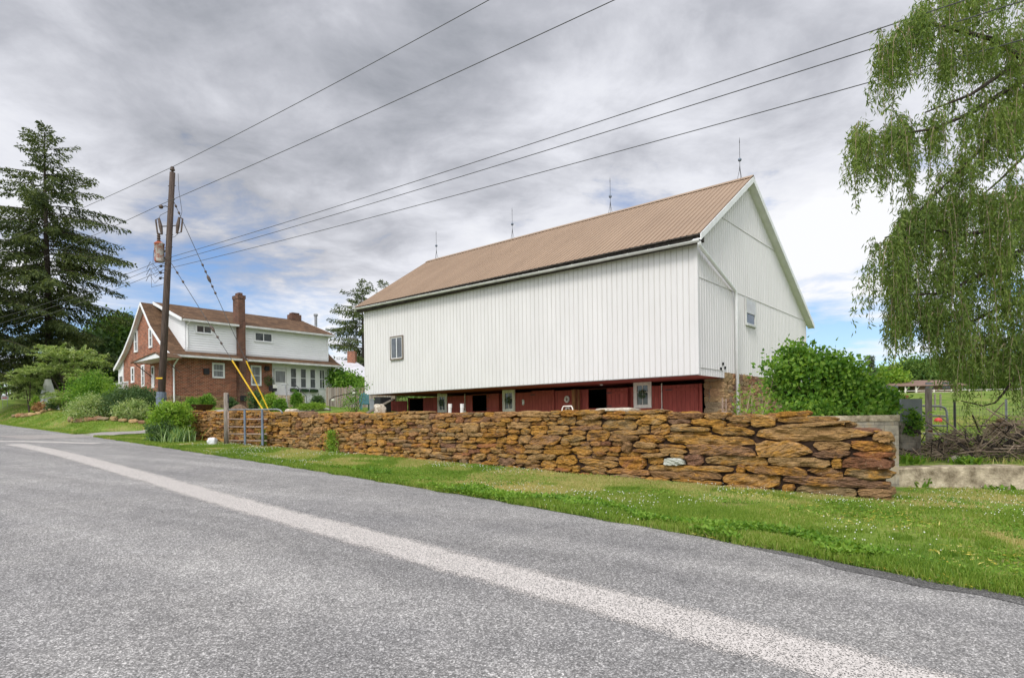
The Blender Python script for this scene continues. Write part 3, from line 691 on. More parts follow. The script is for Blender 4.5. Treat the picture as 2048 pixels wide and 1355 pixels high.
def board_door(name, pxa, pya, pxb, pyb, ang=0, out=.03, hinge='l', brace=True):
    a0, z1 = rh(pxa, pya); a1, z0 = rh(pxb, pyb)
    o2 = RO-BY*out; A = BX; Nn = -BY
    if ang:
        hx = a0 if hinge == 'l' else a1; o2 = RO+BX*hx-BY*out; w = a1-a0
        A = BX*math.cos(ang)-BY*math.sin(ang); Nn = -BY*math.cos(ang)-BX*math.sin(ang)
        if hinge == 'r': A = BX*math.cos(ang)+BY*math.sin(ang); Nn = -BY*math.cos(ang)+BX*math.sin(ang); a0, a1 = -w, 0
        else: a0, a1 = 0, w
    b = MB(); fr = (o2, A, Nn); b.box(fr, a0, a1, 0, .04, z0, z1)
    if brace:
        for zz in (z0+.12, z1-.22): b.box(fr, a0+.03, a1-.03, .04, .065, zz, zz+.10, 1)
    d = b.build(name, [MT['red'], MT['red_plain']], barn)
    for zz in (z0+.15, z1-.19): h_ = MB(); h_.box(fr, a0-.02, a0+.28, .066, .078, zz, zz+.035); h_.build('strap_hinge', MT['dark_metal'], d)
    return d
board_door('stable_door', 1334, 771, 1398, 842)
board_door('half_door', 1216, 778, 1262, 818, .16)
board_door('stable_door', 1064, 782, 1111, 842)
board_door('half_door', 975, 788, 1005, 822, .2)
board_door('half_door', 779, 803, 816, 842, .5, hinge='r')
def win(pxa, pya, pxb, pyb, cname):
    a0, z1 = rh(pxa, pya); a1, z0 = rh(pxb, pyb); b = MB(); w = .16
    b.box(rf, a0, a0+w, .0, .06, z0, z1); b.box(rf, a1-w, a1, .0, .06, z0, z1); b.box(rf, a0+w, a1-w, 0, .058, z1-w, z1); b.box(rf, a0+w, a1-w, 0, .064, z0, z0+w*.9)
    f = b.build('stable_window', MT['white_paint'], barn)
    g = MB(); g.box(rf, a0+w, a1-w, .005, .015, z0+w*.9, z1-w); g.build('pane', MT['glassy'], f)
    s = MB(); zm = (z0+z1)/2+.1; am = (a0+a1)/2; s.box(rf, a0+w, a1-w, .016, .04, zm, zm+.035); s.box(rf, am-.015, am+.015, .016, .038, z0+w*.9, zm); s.box(rf, am-.015, am+.015, .016, .038, zm+.035, z1-w); s.build('sash', MT['white_paint'], f)
    return am, (z0+z1)/2
wc = [win(1268, 764, 1304, 815, 1), win(1006, 780, 1031, 822, 2), win(876, 788, 895, 824, 3)]
for px, py in ((1207, 765), (883, 784)):
    a_, z_ = rh(px, py); b = MB(); c = BL(a_, FB-.18, z_)
    b.lathe(c+np.array([0, 0, -.02]), [(.02, -.11), (.07, -.09), (.085, -.04), (.06, .01), (.05, .06)], 10); b.box((RO, BX, -BY), a_-.03, a_+.03, 0, .15, z_+.03, z_+.08)
    b.build('barn_light', MT['porcelain'], barn, smooth=True)
for px, y0, y1 in ((1324, 755, 817), (931, 779, 820)):
    a_, z1 = rh(px, y0); _, z0 = rh(px, y1); b = MB(); b.tube([BL(a_, FB-.05, z0), BL(a_, FB-.05, min(z1, 2.95))], .02, 6); b.box(rf, a_-.05, a_+.06, .01, .09, z0-.17, z0); b.build('conduit', MT['white_paint'], barn)
a_, z1 = rh(1158, 767); b = MB(); b.box(rf, a_-.13, a_+.03, .25, .41, .6, 2.86); b.box(rf, a_+.08, a_+.16, .18, .26, .6, 2.86); b.build('support_post', MT['post_orange'], barn)
for px in (789, 797):
    a_, z1 = rh(px, 790); b = MB(); b.box(rf, a_-.09, a_+.09, .35, .53, 1.0, 2.86); b.build('support_post', MT['red_plain'], barn)
# foundation: stone end of the gable wall and the gable foundation
def fnd_base(s): return np.full_like(np.asarray(s, float), .35)
st1 = lay_stones(2.36, BW, fnd_base, lambda s: np.full_like(np.asarray(s, float), 3.25), lambda s: .42, lambda s: .17, 31)
c1 = slab((BO, BY, -BX), [(2.40, .3, 3.26), (BW, .3, 3.26)], .05, .75)
f1 = stones_mesh('stone_foundation', st1, (BO+BX*.02, BY, -BX), lambda s: .3, lambda s: (6, 3, 4) if s > 7 else (8, 3, 5), [MT['barn_stone'], MT['mortar'], MT['mortar']], 6, ovl=.99, parent=barn, rough=.1, flat=True, extra=[c1+(1,)])
st2 = lay_stones(-.80, -.02, fnd_base, lambda s: np.full_like(np.asarray(s, float), 3.0), lambda s: .55, lambda s: .24, 33)
stones_mesh('stone_pier', st2, (BO+BY*2.36, BX, BY), lambda s: .5, lambda s: (8, 4, 5), [MT['barn_stone'], MT['mortar']], 8, ovl=.99, parent=barn, rough=.1, flat=True)
# windows of the upper barn
def fr_window(parent, fr, a0, a1, z0, z1, style, wname='window', fmat='gutter', fw=.07, dep=.05, glass='glassy'):
    b = MB(); b.box(fr, a0-fw, a0, 0, dep, z0-fw, z1+fw); b.box(fr, a1, a1+fw, 0, dep, z0-fw, z1+fw); b.box(fr, a0, a1, 0, dep-.003, z1, z1+fw); b.box(fr, a0-.03, a1+.03, 0, dep+.03, z0-fw-.01, z0)
    f = b.build(wname, MT[fmat], parent)
    g = MB(); g.box(fr, a0, a1, .004, .012, z0, z1); g.build('pane', MT[glass], f)
    s = MB(); am, zm = (a0+a1)/2, (z0+z1)/2; t_ = .022
    for q in ((a0, a1, z0, z0+t_*1.6), (a0, a1, z1-t_*1.6, z1), (a0, a0+t_*1.6, z0+t_*1.6, z1-t_*1.6), (a1-t_*1.6, a1, z0+t_*1.6, z1-t_*1.6)): s.box(fr, q[0], q[1], .013, .035, q[2], q[3])
    if style in ('slide', 'cross'): s.box(fr, am-t_, am+t_, .013, .033, z0+t_*1.6, z1-t_*1.6)
    if style in ('hung', 'cross'): s.box(fr, a0+t_*1.6, a1-t_*1.6, .013, .031, zm-t_, zm+t_)
    s.build('sash', MT['white_trim'], f); return f
a0, z1 = hit(783, 676, BO, BX); a1, z0 = hit(806, 715, BO, BX); fr_window(barn, (BO-BY*.022, BX, -BY), a0, a1, z0, z1, 'slide', fmat='wood')
a0, z1 = hit(1490, 599, BO, BY); a1, z0 = hit(1508, 652, BO, BY); zm = (z0+z1)/2-.05
f = fr_window(barn, (BO+BX*.022, BY, BX), a0, a1, z0, z1, 'hung', fmat='gutter')
b = MB(); b.box((BO+BX*.022, BY, BX), a0, a1, .036, .05, zm, z1); b.build('storm_panel', MT['shed_roof'], f)
# lightning rods along the ridge
rods = []
for px, py in ((873, 522), (1025, 482), (1221, 430), (1480, 356)):
    a_, _ = hit(px, py, BO+BY*5.15, BX); rods.append(a_)
def rod(x):
    b = MB(); c = BL(x, 5.15, 11.62)
    b.tube([c+np.array([0, 0, .35]), c+np.array([0, 0, 1.55])], .010, 6); b.tube([c+np.array([0, 0, 1.55]), c+np.array([0, 0, 1.78])], np.array([.018, .002]), 6)
    for k in range(3):
        th = k*2.094+.4; b.tube([c+np.array([.12*math.cos(th), .12*math.sin(th), -.04]), c+np.array([.03*math.cos(th), .03*math.sin(th), .35]), c+np.array([0, 0, .6])], .009, 5)
    r_ = b.build('lightning_rod', MT['dark_metal'], barn)
    s = MB(); s.lathe(c+np.array([0, 0, .82]), [(.01, -.08), (.06, -.05), (.08, 0), (.06, .05), (.01, .08)], 10); s.build('glass_ball', MT['bluegrey'], r_, smooth=True)
for x in rods: rod(x)
# ================================================================== HOUSE
HO = np.array([-21.08, 38.0]); HG = 2.75
def HL(x, y, z): return np.array([HO[0]+BX[0]*x+BY[0]*y, HO[1]+BX[1]*x+BY[1]*y, z])
house = root('house', (HO[0], HO[1], HG), 'red brick farmhouse with white sided dormer, brown roof and tall brick chimney', 'house', RZ)
HWD, HLEN, BR_END = 8.2, 11.4, 6.64
ffr = (HO, BX, -BY)          # gable front
sfr = (HO, BY, BX)           # long side towards the barn
def hg(px, py): return hit(px, py, HO, BX)
def hs(px, py): return hit(px, py, HO, BY)
# roof profile (local x, z): flared both sides
RPF = [(.80, 5.80), (.0, 6.16), (-.80, 6.68), (-2.45, 7.88), (-4.1, 9.62), (-5.75, 7.95), (-7.3, 6.72), (-8.3, 6.12), (-9.3, 5.58)]
def hroof(x): return np.interp(-x, [-p[0] for p in RPF], [p[1] for p in RPF])
b = MB()
xs = [0, -.8, -2.45, -4.1, -5.75, -7.3, -HWD]
# brick shell: gable front and rear, side walls
zt = [hroof(x)-.14 for x in xs]
b.add([HL(x, 0, 3.35) for x in xs]+[HL(x, 0, z) for x, z in zip(xs, zt)], [(i, i+1, 7+i+1, 7+i) for i in range(6)])
b.add([HL(x, HLEN, 2.6) for x in xs]+[HL(x, HLEN, z) for x, z in zip(xs, zt)], [(i, i+1, 7+i+1, 7+i) for i in range(6)])
b.box(sfr, 0.001, BR_END, -.25, 0, 3.35, 5.86)
b.add([HL(-HWD, 0, 2.6), HL(-HWD, HLEN, 2.6), HL(-HWD, HLEN, 5.9), HL(-HWD, 0, 5.9)], [(0, 1, 2, 3)])
b.build('brick_wall', MT['brick'], house)
st = lay_stones(0, BR_END, lambda s: np.full_like(np.asarray(s, float), 2.5), lambda s: np.full_like(np.asarray(s, float), 3.35), lambda s: .5, lambda s: .26, 41)
stones_mesh('stone_foundation', st, (HO+BX*.05, BY, -BX), lambda s: .25, lambda s: (5, 2, 4), [MT['barn_stone'], MT['mortar']], 9, ovl=.99, parent=house, rough=.1, flat=True,
            extra=[slab((HO, BY, -BX), [(0, 2.4, 3.36), (BR_END, 2.4, 3.36)], .02, .3)+(1,)])
st = lay_stones(-HWD, 0, lambda s: np.full_like(np.asarray(s, float), 2.5), lambda s: np.full_like(np.asarray(s, float), 3.35), lambda s: .5, lambda s: .26, 43)
stones_mesh('stone_foundation', st, (HO-BY*.05, BX, BY), lambda s: .25, lambda s: (5, 2, 4), [MT['barn_stone'], MT['mortar']], 10, ovl=.99, parent=house, rough=.1, flat=True)
def lap(b, fr, a0, a1, z0, z1, step=.15, m=0):
    z = z0
    o, A, N = fr
    while z < z1-.01:
        e = min(z+step, z1)
        P = lambda a, n, zz: (o[0]+A[0]*a+N[0]*n, o[1]+A[1]*a+N[1]*n, zz)
        b.add([P(a0, .045, z), P(a1, .045, z), P(a1, .004, e), P(a0, .004, e), P(a0, 0, z), P(a1, 0, z)], [(0, 1, 2, 3), (4, 5, 1, 0)], m); z = e
# enclosed porch on the long side (white)
b = MB(); px_ = [(580, 593), (600, 612.5), (619, 631), (638, 649)]
wx = [(hs(a, 750)[0], hs(c, 750)[0]) for a, c in px_]; zw0 = hs(600, 775)[1]; zw1 = hs(600, 736)[1]-.02
dr0, dr1 = hs(549, 760)[0], hs(571, 760)[0]
b.box(sfr, BR_END, HLEN, -.2, -.02, 2.95, 5.86)
lap(b, (HO, BY, BX), BR_END, HLEN, 3.0, zw0-.12); lap(b, (HO, BY, BX), BR_END, HLEN, zw1+.1, 5.84)
b.build('porch_siding', MT['house_white'], house)
b = MB(); b.box(sfr, BR_END, HLEN, -.25, -.06, 2.3, 2.95); b.build('porch_footing', MT['block'], house)
b = MB(); edges = [dr1+.03]+[q for p in wx for q in p]+[HLEN]
for i in range(0, len(edges), 2): b.box(sfr, edges[i]+(.0 if i else 0), edges[i+1], 0, .03, zw0-.1, zw1+.1)
b.build('porch_post', MT['white_trim'], house)
for i, (a0, a1) in enumerate(wx): fr_window(house, (HO+BX*.005, BY, BX), a0+.02, a1-.02, zw0, zw1, 'cross' if i == 3 else 'hung', fmat='white_trim', fw=.02, dep=.04)
for a0, a1 in wx[:3]:
    b = MB(); b.box(sfr, a0-.05, a1+.05, .07, .28, zw0-.30, zw0-.10)
    bx_ = b.build('flower_box', MT['dark_bush'], house)
# porch door
z0d, z1d = hs(560, 790)[1], hs(560, 739)[1]
b = MB(); b.box(sfr, dr0, dr1, .0, .04, z0d, z1d); d = b.build('porch_door', MT['white_trim'], house)
b = MB(); b.box(sfr, dr0+.06, dr1-.06, .041, .055, (z0d+z1d)/2+.02, z1d-.1); b.build('pane', MT['curtain'], d)
b = MB(); b.box(sfr, dr0-.07, dr0, 0, .07, z0d, z1d+.07); b.box(sfr, dr1, dr1+.07, 0, .07, z0d, z1d+.07); b.box(sfr, dr0, dr1, 0, .068, z1d, z1d+.07); b.build('door_frame', MT['gutter'], d)
b = MB(); b.box(sfr, dr0-.2, dr1+.9, .05, 1.0, 2.4, z0d-.03); b.box(sfr, dr0, dr1+.7, 1.0, 1.3, 2.4, z0d-.2); b.build('porch_step', MT['concrete'], house)
b = MB(); rr = [HL(.95, dr1+.1, z0d), HL(.95, dr1+.1, z0d+.85), HL(1.7, dr1+.6, z0d-.1)]
b.tube([rr[0], rr[1]], .02, 6); b.tube([rr[1], rr[2]], .022, 6); b.tube([rr[2], rr[2]-np.array([0, 0, .6])], .02, 6); b.build('step_railing', MT['dark_metal'], house)
# windows in the brick
for (x0, y0, x1, y1) in ((426, 727, 447, 754), (503, 732, 520.5, 769)):
    a0, z1 = hs(x0, y0); a1, z0 = hs(x1, y1); fr_window(house, (HO+BX*.005, BY, BX), a0, a1, z0, z1, 'hung', fmat='white_trim', glass='curtain')
for (x0, y0, x1, y1, g_) in ((270, 665, 275.5, 701, 'curtain'), (299.5, 659, 304.5, 692, 'curtain'), (264, 736, 268.5, 762, 'glassy'), (284.5, 732, 289, 770, 'glassy')):
    a0, z1 = hg(x0, y0); a1, z0 = hg(x1, y1); fr_window(house, (HO-BY*.005, BX, -BY), a0, a1, z0, z1, 'hung', fmat='white_trim', fw=.09, glass=g_)
a0, z1 = hg(303.5, 732); a1, z0 = hg(309.5, 775); b = MB(); b.box(ffr, a0, a1, 0, .04, z0, z1); d = b.build('front_door', MT['white_trim'], house)
b = MB(); b.box(ffr, a0+.1, a1-.1, .042, .055, z0+.9, z1-.12); b.build('pane', MT['glassy'], d)
# door canopy
_A = HO-BY*1.1; a0, zc = hit(264, 727, _A, BX); am, zr = hit(312, 706, _A, BX); a1, _ = hit(324, 727, _A, BX)
P = lambda a, n, z: HL(a, -n, z)
b = MB(); b.prism([P(a0, .02, zc+.05), P(am, .02, zr), P(a1, .02, zc+.05)], P(0, 1.1, 0)-P(0, 0, 0), 0)
b.build('door_canopy', MT['white_trim'], house)
b = MB(); b.prism([P(a0-.1, .0, zc+.03), P(am, .0, zr+.02), P(am, 1.18, zr+.02), P(a0-.1, 1.18, zc+.03)], (0, 0, .06)); b.prism([P(am, 0, zr+.02), P(a1+.1, 0, zc+.03), P(a1+.1, 1.18, zc+.03), P(am, 1.18, zr+.02)], (0, 0, .06))
b.build('canopy_roof', MT['shingle'], house)
for q_ in (a0+.15, a1-.2): b = MB(); b.tube([P(q_, 1.0, zc), P(q_+.1, .05, zc-.8)], .03, 5); b.build('canopy_bracket', MT['ceramic_brown'], house)
# front stoop with railings
a0, zr_ = hg(262, 757); a1, _ = hg(312, 757)
b = MB(); b.box(ffr, a0, a1, .0, 1.7, HG-.2, 3.35); b.build('front_stoop', MT['concrete'], house)
b = MB()
for i in range(19): aa = a0+(a1-a0)*i/18; b.box(ffr, aa-.02, aa+.02, 1.6, 1.64, 3.35, 4.2)
b.box(ffr, a0-.03, a1+.03, 1.58, 1.66, 4.2, 4.27); b.box(ffr, a0-.03, a1+.03, 1.595, 1.645, 3.45, 3.5)
b.prism([P(a0-.1, 1.6, 4.3), P(a0-.1, 1.6, 4.15), P(a0+.9, 3.0, 3.1), P(a0+.9, 3.0, 3.3)], P(.08, 0, 0)-P(0, 0, 0)); b.build('stoop_railing', MT['white_trim'], house)
# left lean-to under the flared roof
b = MB(); b.add([HL(-HWD, -.02, 2.7), HL(-9.1, -.02, 2.7), HL(-9.1, -.02, 5.5), HL(-HWD, -.02, 6.0)], [(0, 1, 2, 3)]); b.add([HL(-9.1, -.02, 2.7), HL(-9.1, HLEN, 2.7), HL(-9.1, HLEN, 5.5), HL(-9.1, -.02, 5.5)], [(0, 1, 2, 3)])
b.box(ffr, -9.12, -9.0, -.02, .06, 2.7, 5.5); b.box(ffr, -HWD-.1, -HWD, .0, .06, 2.7, 5.6); b.build('side_porch', MT['house_white'], house)
b = MB(); b.box(ffr, -8.95, -HWD-.12, .025, .035, 3.6, 5.0); b.build('side_porch_window', MT['curtain'], house)
# roof
b = MB(); y0, y1 = -.28, HLEN+.5; n = len(RPF)
chy = (hs(472, 700)[0]-.03, hs(485.5, 700)[0]+.03)
for ya_, yb_, R_ in ((y0, chy[0], RPF), (chy[0], chy[1], [(-.40, hroof(-.40))]+[q for q in RPF if q[0] < -.41]), (chy[1], y1, RPF)):      # eave notched round the chimney
    k_ = len(R_)
    for dz_, m_ in ((0, 0), (-.09, 1)): b.add([HL(x, ya_, z+dz_) for x, z in R_]+[HL(x, yb_, z+dz_) for x, z in R_], [(i, i+1, k_+i+1, k_+i) for i in range(k_-1)], m_)
b.build('roof', [MT['shingle'], MT['white_trim']], house)
for yy, th in ((y0, -.04), (y1, .04)):
    b = MB()
    for i in range(n-1):
        (xa, za), (xb, zb2) = RPF[i], RPF[i+1]
        b.prism([HL(xa, yy, za+.01), HL(xb, yy, zb2+.01), HL(xb, yy, zb2-.2), HL(xa, yy, za-.2)], HL(0, th, 0)-HL(0, 0, 0))
    b.build('rake_board', MT['house_white'], house)
# dormer
DX0 = .05; DE = .42; DY0, DY1 = .85, 11.15; DZ = 8.2; dfr = (HO+BX*DX0, BY, BX)
b = MB(); b.box(dfr, DY0, DY1, -.2, -.005, 6.0, DZ); lap(b, dfr, DY0, DY1, 6.25, DZ)
pts_ = [DX0, -.8, -2.45, -4.1]; dro = lambda x: DZ+(DX0-x)*(9.66-DZ)/(4.1+DX0)
for yy, N_ in ((DY0, -BY), (DY1, BY)):
    top = [HL(x, yy, dro(x)) for x in (DX0, -2.2, -4.0)]; bot = [HL(x, yy, hroof(x)-.1) for x in (-4.0, -2.45, -.8, DX0)]
    b.quad(top+bot)
z = 6.3
while z < 9.3:                                      # lap lines on the front cheek
    xa = DX0; xb = float(np.interp(z, [6.4, 6.68, 7.88, 9.62], [-.5, -.8, -2.45, -4.1])); xt = float(np.interp(z, [DZ, 9.6], [DX0, -4.0]))
    if xt > xb+.1: b.add([HL(xt, DY0-.02, z), HL(xb, DY0-.02, z), HL(xb, DY0-.003, z+.105), HL(xt, DY0-.003, z+.105)], [(0, 1, 2, 3)])
    z += .11
b.build('dormer', MT['house_white'], house)
b = MB(); q_ = [HL(DE, DY0-.35, dro(DE)+.04), HL(-4.1, DY0-.35, 9.70), HL(-4.1, DY1+.35, 9.70), HL(DE, DY1+.35, dro(DE)+.04)]
q2_ = [HL(DE, chy[0], dro(DE)+.04), HL(-.40, chy[0], dro(-.40)+.04), HL(-.40, chy[1], dro(-.40)+.04), HL(DE, chy[1], dro(DE)+.04)]
b.prism([q_[0], q_[1], q_[2], q_[3], q2_[3], q2_[2], q2_[1], q2_[0]], (0, 0, .05)); b.build('dormer_roof', MT['shingle'], house)
for yy, th in ((DY0-.35, -.04), (DY1+.35, .04)): b = MB(); b.prism([HL(DE, yy, dro(DE)+.10), HL(-4.1, yy, 9.76), HL(-4.1, yy, 9.56), HL(DE, yy, dro(DE)-.10)], HL(0, th, 0)-HL(0, 0, 0)); b.build('dormer_rake_board', MT['house_white'], house)
ch0, ch1 = hs(472, 700)[0], hs(485.5, 700)[0]
def box_gutter(X, z, ya, yb):
    b = MB(); b.box((HO+BX*X, BY, BX), ya, yb, 0, .13, z-.06, z+.07); b.box((HO+BX*X, BY, BX), ya, yb, -.45, -.003, z-.05, z-.02); b.build('gutter', MT['gutter'], house)
box_gutter(DE+.01, dro(DE)-.03, DY0-.3, ch0-.02); box_gutter(DE+.01, dro(DE)-.03, ch1+.02, DY1+.3); box_gutter(.80, 5.74, -.25, ch0-.02); box_gutter(.80, 5.74, ch1+.02, HLEN+.45)
b = MB()
b.tube([HL(.86, .05, 5.7), HL(.8, .1, 5.55), HL(.10, .12, 5.2), HL(.07, .12, 5.0), HL(.07, .12, 2.9)], .05, 6); b.build('downspout', MT['white_trim'], house)
b = MB(); b.tube([HL(.86, HLEN-.05, 5.7), HL(.3, HLEN-.06, 5.25), HL(.09, HLEN-.06, 5.0), HL(.09, HLEN-.06, 2.6)], .05, 6); b.build('downspout', MT['white_trim'], house)
for yy in (DY0+.1, DY1-.1):
    b = MB(); b.tube([HL(DE+.07, yy, dro(DE)-.08), HL(DX0+.06, yy, 7.8), HL(DX0+.06, yy, 6.35)], .045, 6); b.build('downspout', MT['white_trim'], house)
for (x0, y0_, x1, y1_) in ((392, 650, 422, 667), (509, 664.5, 543, 684)):
    A = HO+BX*DX0; a0, z1 = hit(x0, y0_, A, BY); a1, z0 = hit(x1, y1_, A, BY); fr_window(house, (A+BX*.046, BY, BX), a0, a1, z0, z1, 'slide', fmat='white_trim')
# chimneys and flue
zt_ = hs(481, 587)[1]; b = MB(); cf2 = (HO, BY, BX); b.box(cf2, ch0, ch1, -.35, .42, 2.5, zt_-.18); b.box(cf2, ch0-.035, ch1+.035, -.385, .455, zt_-.42, zt_-.18)
b.box(cf2, ch0+.1, ch1-.1, -.22, .30, zt_-.18, zt_); b.build('chimney', MT['chimney_brick'], house)
b = MB(); b.box(cf2, (ch0+ch1)/2-.2, (ch0+ch1)/2+.2, .42, .47, 3.05, 3.4); b.build('ash_door', MT['black_plastic'], house)
a_, z_ = hit(588.5, 626, HO+BX*-4.1, BY); b = MB(); b.box((HO+BX*-4.1, BY, BX), a_-.42, a_+.42, -.35, .35, 9.2, z_-.15); b.box((HO+BX*-4.1, BY, BX), a_-.3, a_+.3, -.25, .25, z_-.15, z_); b.build('chimney', MT['chimney_brick'], house)
a_, z_ = hit(631.5, 628, HO+BX*-2.6, BY); b = MB(); b.lathe(HL(-2.6, a_, 8.6), [(.11, 0), (.11, z_-8.75), (.17, z_-8.74), (.17, z_-8.6)], 10); b.build('flue_pipe', MT['grey_metal'], house, smooth=False)
for x0, y0_, x1, y1_ in ((406.5, 737, 416, 748), (528.5, 733, 536, 741)):
    a0, z1 = hs(x0, y0_); a1, z0 = hs(x1, y1_); b = MB(); b.box(sfr, a0, a1, 0, .16, z0, z1); b.box(sfr, a0-.02, a1+.02, .16, .18, z0-.02, z1+.02); b.build('vent_hood', MT['black_plastic'], house)

# mailbox on a post and the wreath above it
a_, z_ = hs(537, 790); p0 = HL(.6, a_, 2.75)
mb_ = root('mailbox', p0, 'black box on a post with a white lid by the porch door', 'mailbox', RZ)
b = MB(); b.tube([p0, p0+np.array([0, 0, 1.0])], .06, 6); b.build('post', MT['black_plastic'], mb_)
b = MB(); fr = (p0[:2], BY, BX); b.box(fr, -.2, .2, -.2, .2, 3.75, 4.15); b.build('box', MT['black_plastic'], mb_)
b = MB(); b.box(fr, -.1, .21, .205, .22, 3.95, 4.2); b.build('lid', MT['porcelain'], mb_)
# ================================================================== FOLIAGE TOOLS
def norm(a): return a/(np.linalg.norm(a, axis=-1, keepdims=True)+1e-9)
def leaves(pos, d, L, W, r, up=None):
    """quads (base, side, tip, side) -> verts, per-vertex rnd"""
    n = len(pos); d = norm(d); L = np.broadcast_to(L, n)[:, None]; W = np.broadcast_to(W, n)[:, None]
    rv = r.normal(size=(n, 3)) if up is None else up
    sd = norm(np.cross(d, rv)); nn = np.cross(sd, d)
    m = pos+d*L*.45+nn*L*.06
    v = np.stack([pos, m+sd*W/2, pos+d*L, m-sd*W/2], 1).reshape(-1, 3)
    return v, np.repeat(r.random(n), 4)
def leaf_obj(name, parts, mat, parent=None, loc=None):
    v = np.vstack([p[0] for p in parts]); rn = np.concatenate([p[1] for p in parts])
    v = to_local(v, parent, loc); n = len(v)
    me = mesh_np(name, v, np.arange(n), np.arange(0, n, 4), [mat], None, False, rn)
    return link(name, me, parent, None if parent is not None else loc)
def clumps(ells, nclump, per, spread, L, W, r, droop=.0, shell=.55, flat=1.0):
    """leaf clumps spread through ellipsoids; ells = (centre, radii, weight)"""
    w = np.array([e[2] for e in ells], float); w /= w.sum(); P = []
    for (c, rad, _), k in zip(ells, np.round(w*nclump).astype(int)):
        d = norm(r.normal(size=(k, 3))); rr = (shell+(1-shell)*r.random((k, 1))**.7)
        rr *= 1+.18*vnoise(d*2.1+np.array(c)[None]*.37)[:, None]
        cc = np.array(c)+d*rr*np.array(rad); P.append(np.concatenate([cc, d], 1))
    P = np.vstack(P); n = len(P)*per
    cc = np.repeat(P[:, :3], per, 0); dd = np.repeat(P[:, 3:], per, 0)
    sp = spread*np.repeat(r.uniform(.6, 1.35, len(P)), per)[:, None]
    pos = cc+r.normal(size=(n, 3))*sp*np.array([1, 1, .7*flat])
    d = norm(dd*.7+r.normal(size=(n, 3))*.75+np.array([0, 0, .12-droop])); d[:, 2] *= flat
    return leaves(pos, d, L*r.uniform(.6, 1.25, n), W*r.uniform(.7, 1.2, n), r)
def stems(b, base, ells, n, r, r0=.02):
    base = np.array(base, float)
    for i in range(n):
        c, rad, _ = ells[i % len(ells)]; t = np.array(c)+norm(r.normal(size=(1, 3)))[0]*np.array(rad)*.75
        m = base*.5+t*.5+np.array([0, 0, .12])*abs(t[2]-base[2]); p0 = base+np.array([r.normal()*.08, r.normal()*.08, 0])
        b.tube([p0, (p0+m)/2+r.normal(size=3)*.03, m, t], np.array([r0, r0*.8, r0*.55, r0*.2]), 5)
def shrub(name, label, px0, px1, pyt, pyb, d, mat, nc, per, L, W, seed, cat='shrub', parts_=None, group=None, dep=.9, z0=None, shell=.45, flat=1., spread=.35, stem='bark'):
    """a bush whose silhouette spans the measured extent at distance d"""
    r = np.random.default_rng(seed); pc = (px0+px1)/2
    zb = Hs(*at(pc, 800, d)[:2]) if z0 is None else z0
    base = at(pc, 800, d); base[2] = zb; zt = at(pc, pyt, d)[2]; w = (px1-px0)/F*d/2; h = max(zt-zb, .2)
    e = []
    for (fx, fy, fz, rx, rz, wt) in (parts_ or ((0, 0, .5, .9, .5, 2), (-.45, .1, .4, .55, .4, 1), (.45, -.1, .42, .55, .42, 1), (.1, .2, .72, .5, .28, 1))):
        e.append((base+np.array([fx*w, fy*w, fz*h]), (rx*w, rx*w*dep, rz*h), wt))
    o = root(name, base, label, cat, 0, group)
    leaf_obj('foliage', [clumps(e, nc, per, spread*min(w, h)*.5, L, W, r, shell=shell, flat=flat)], MT[mat], o)
    b = MB(); stems(b, base, e, 9, r, .02+.012*h); b.build('stems', MT[stem], o); return o

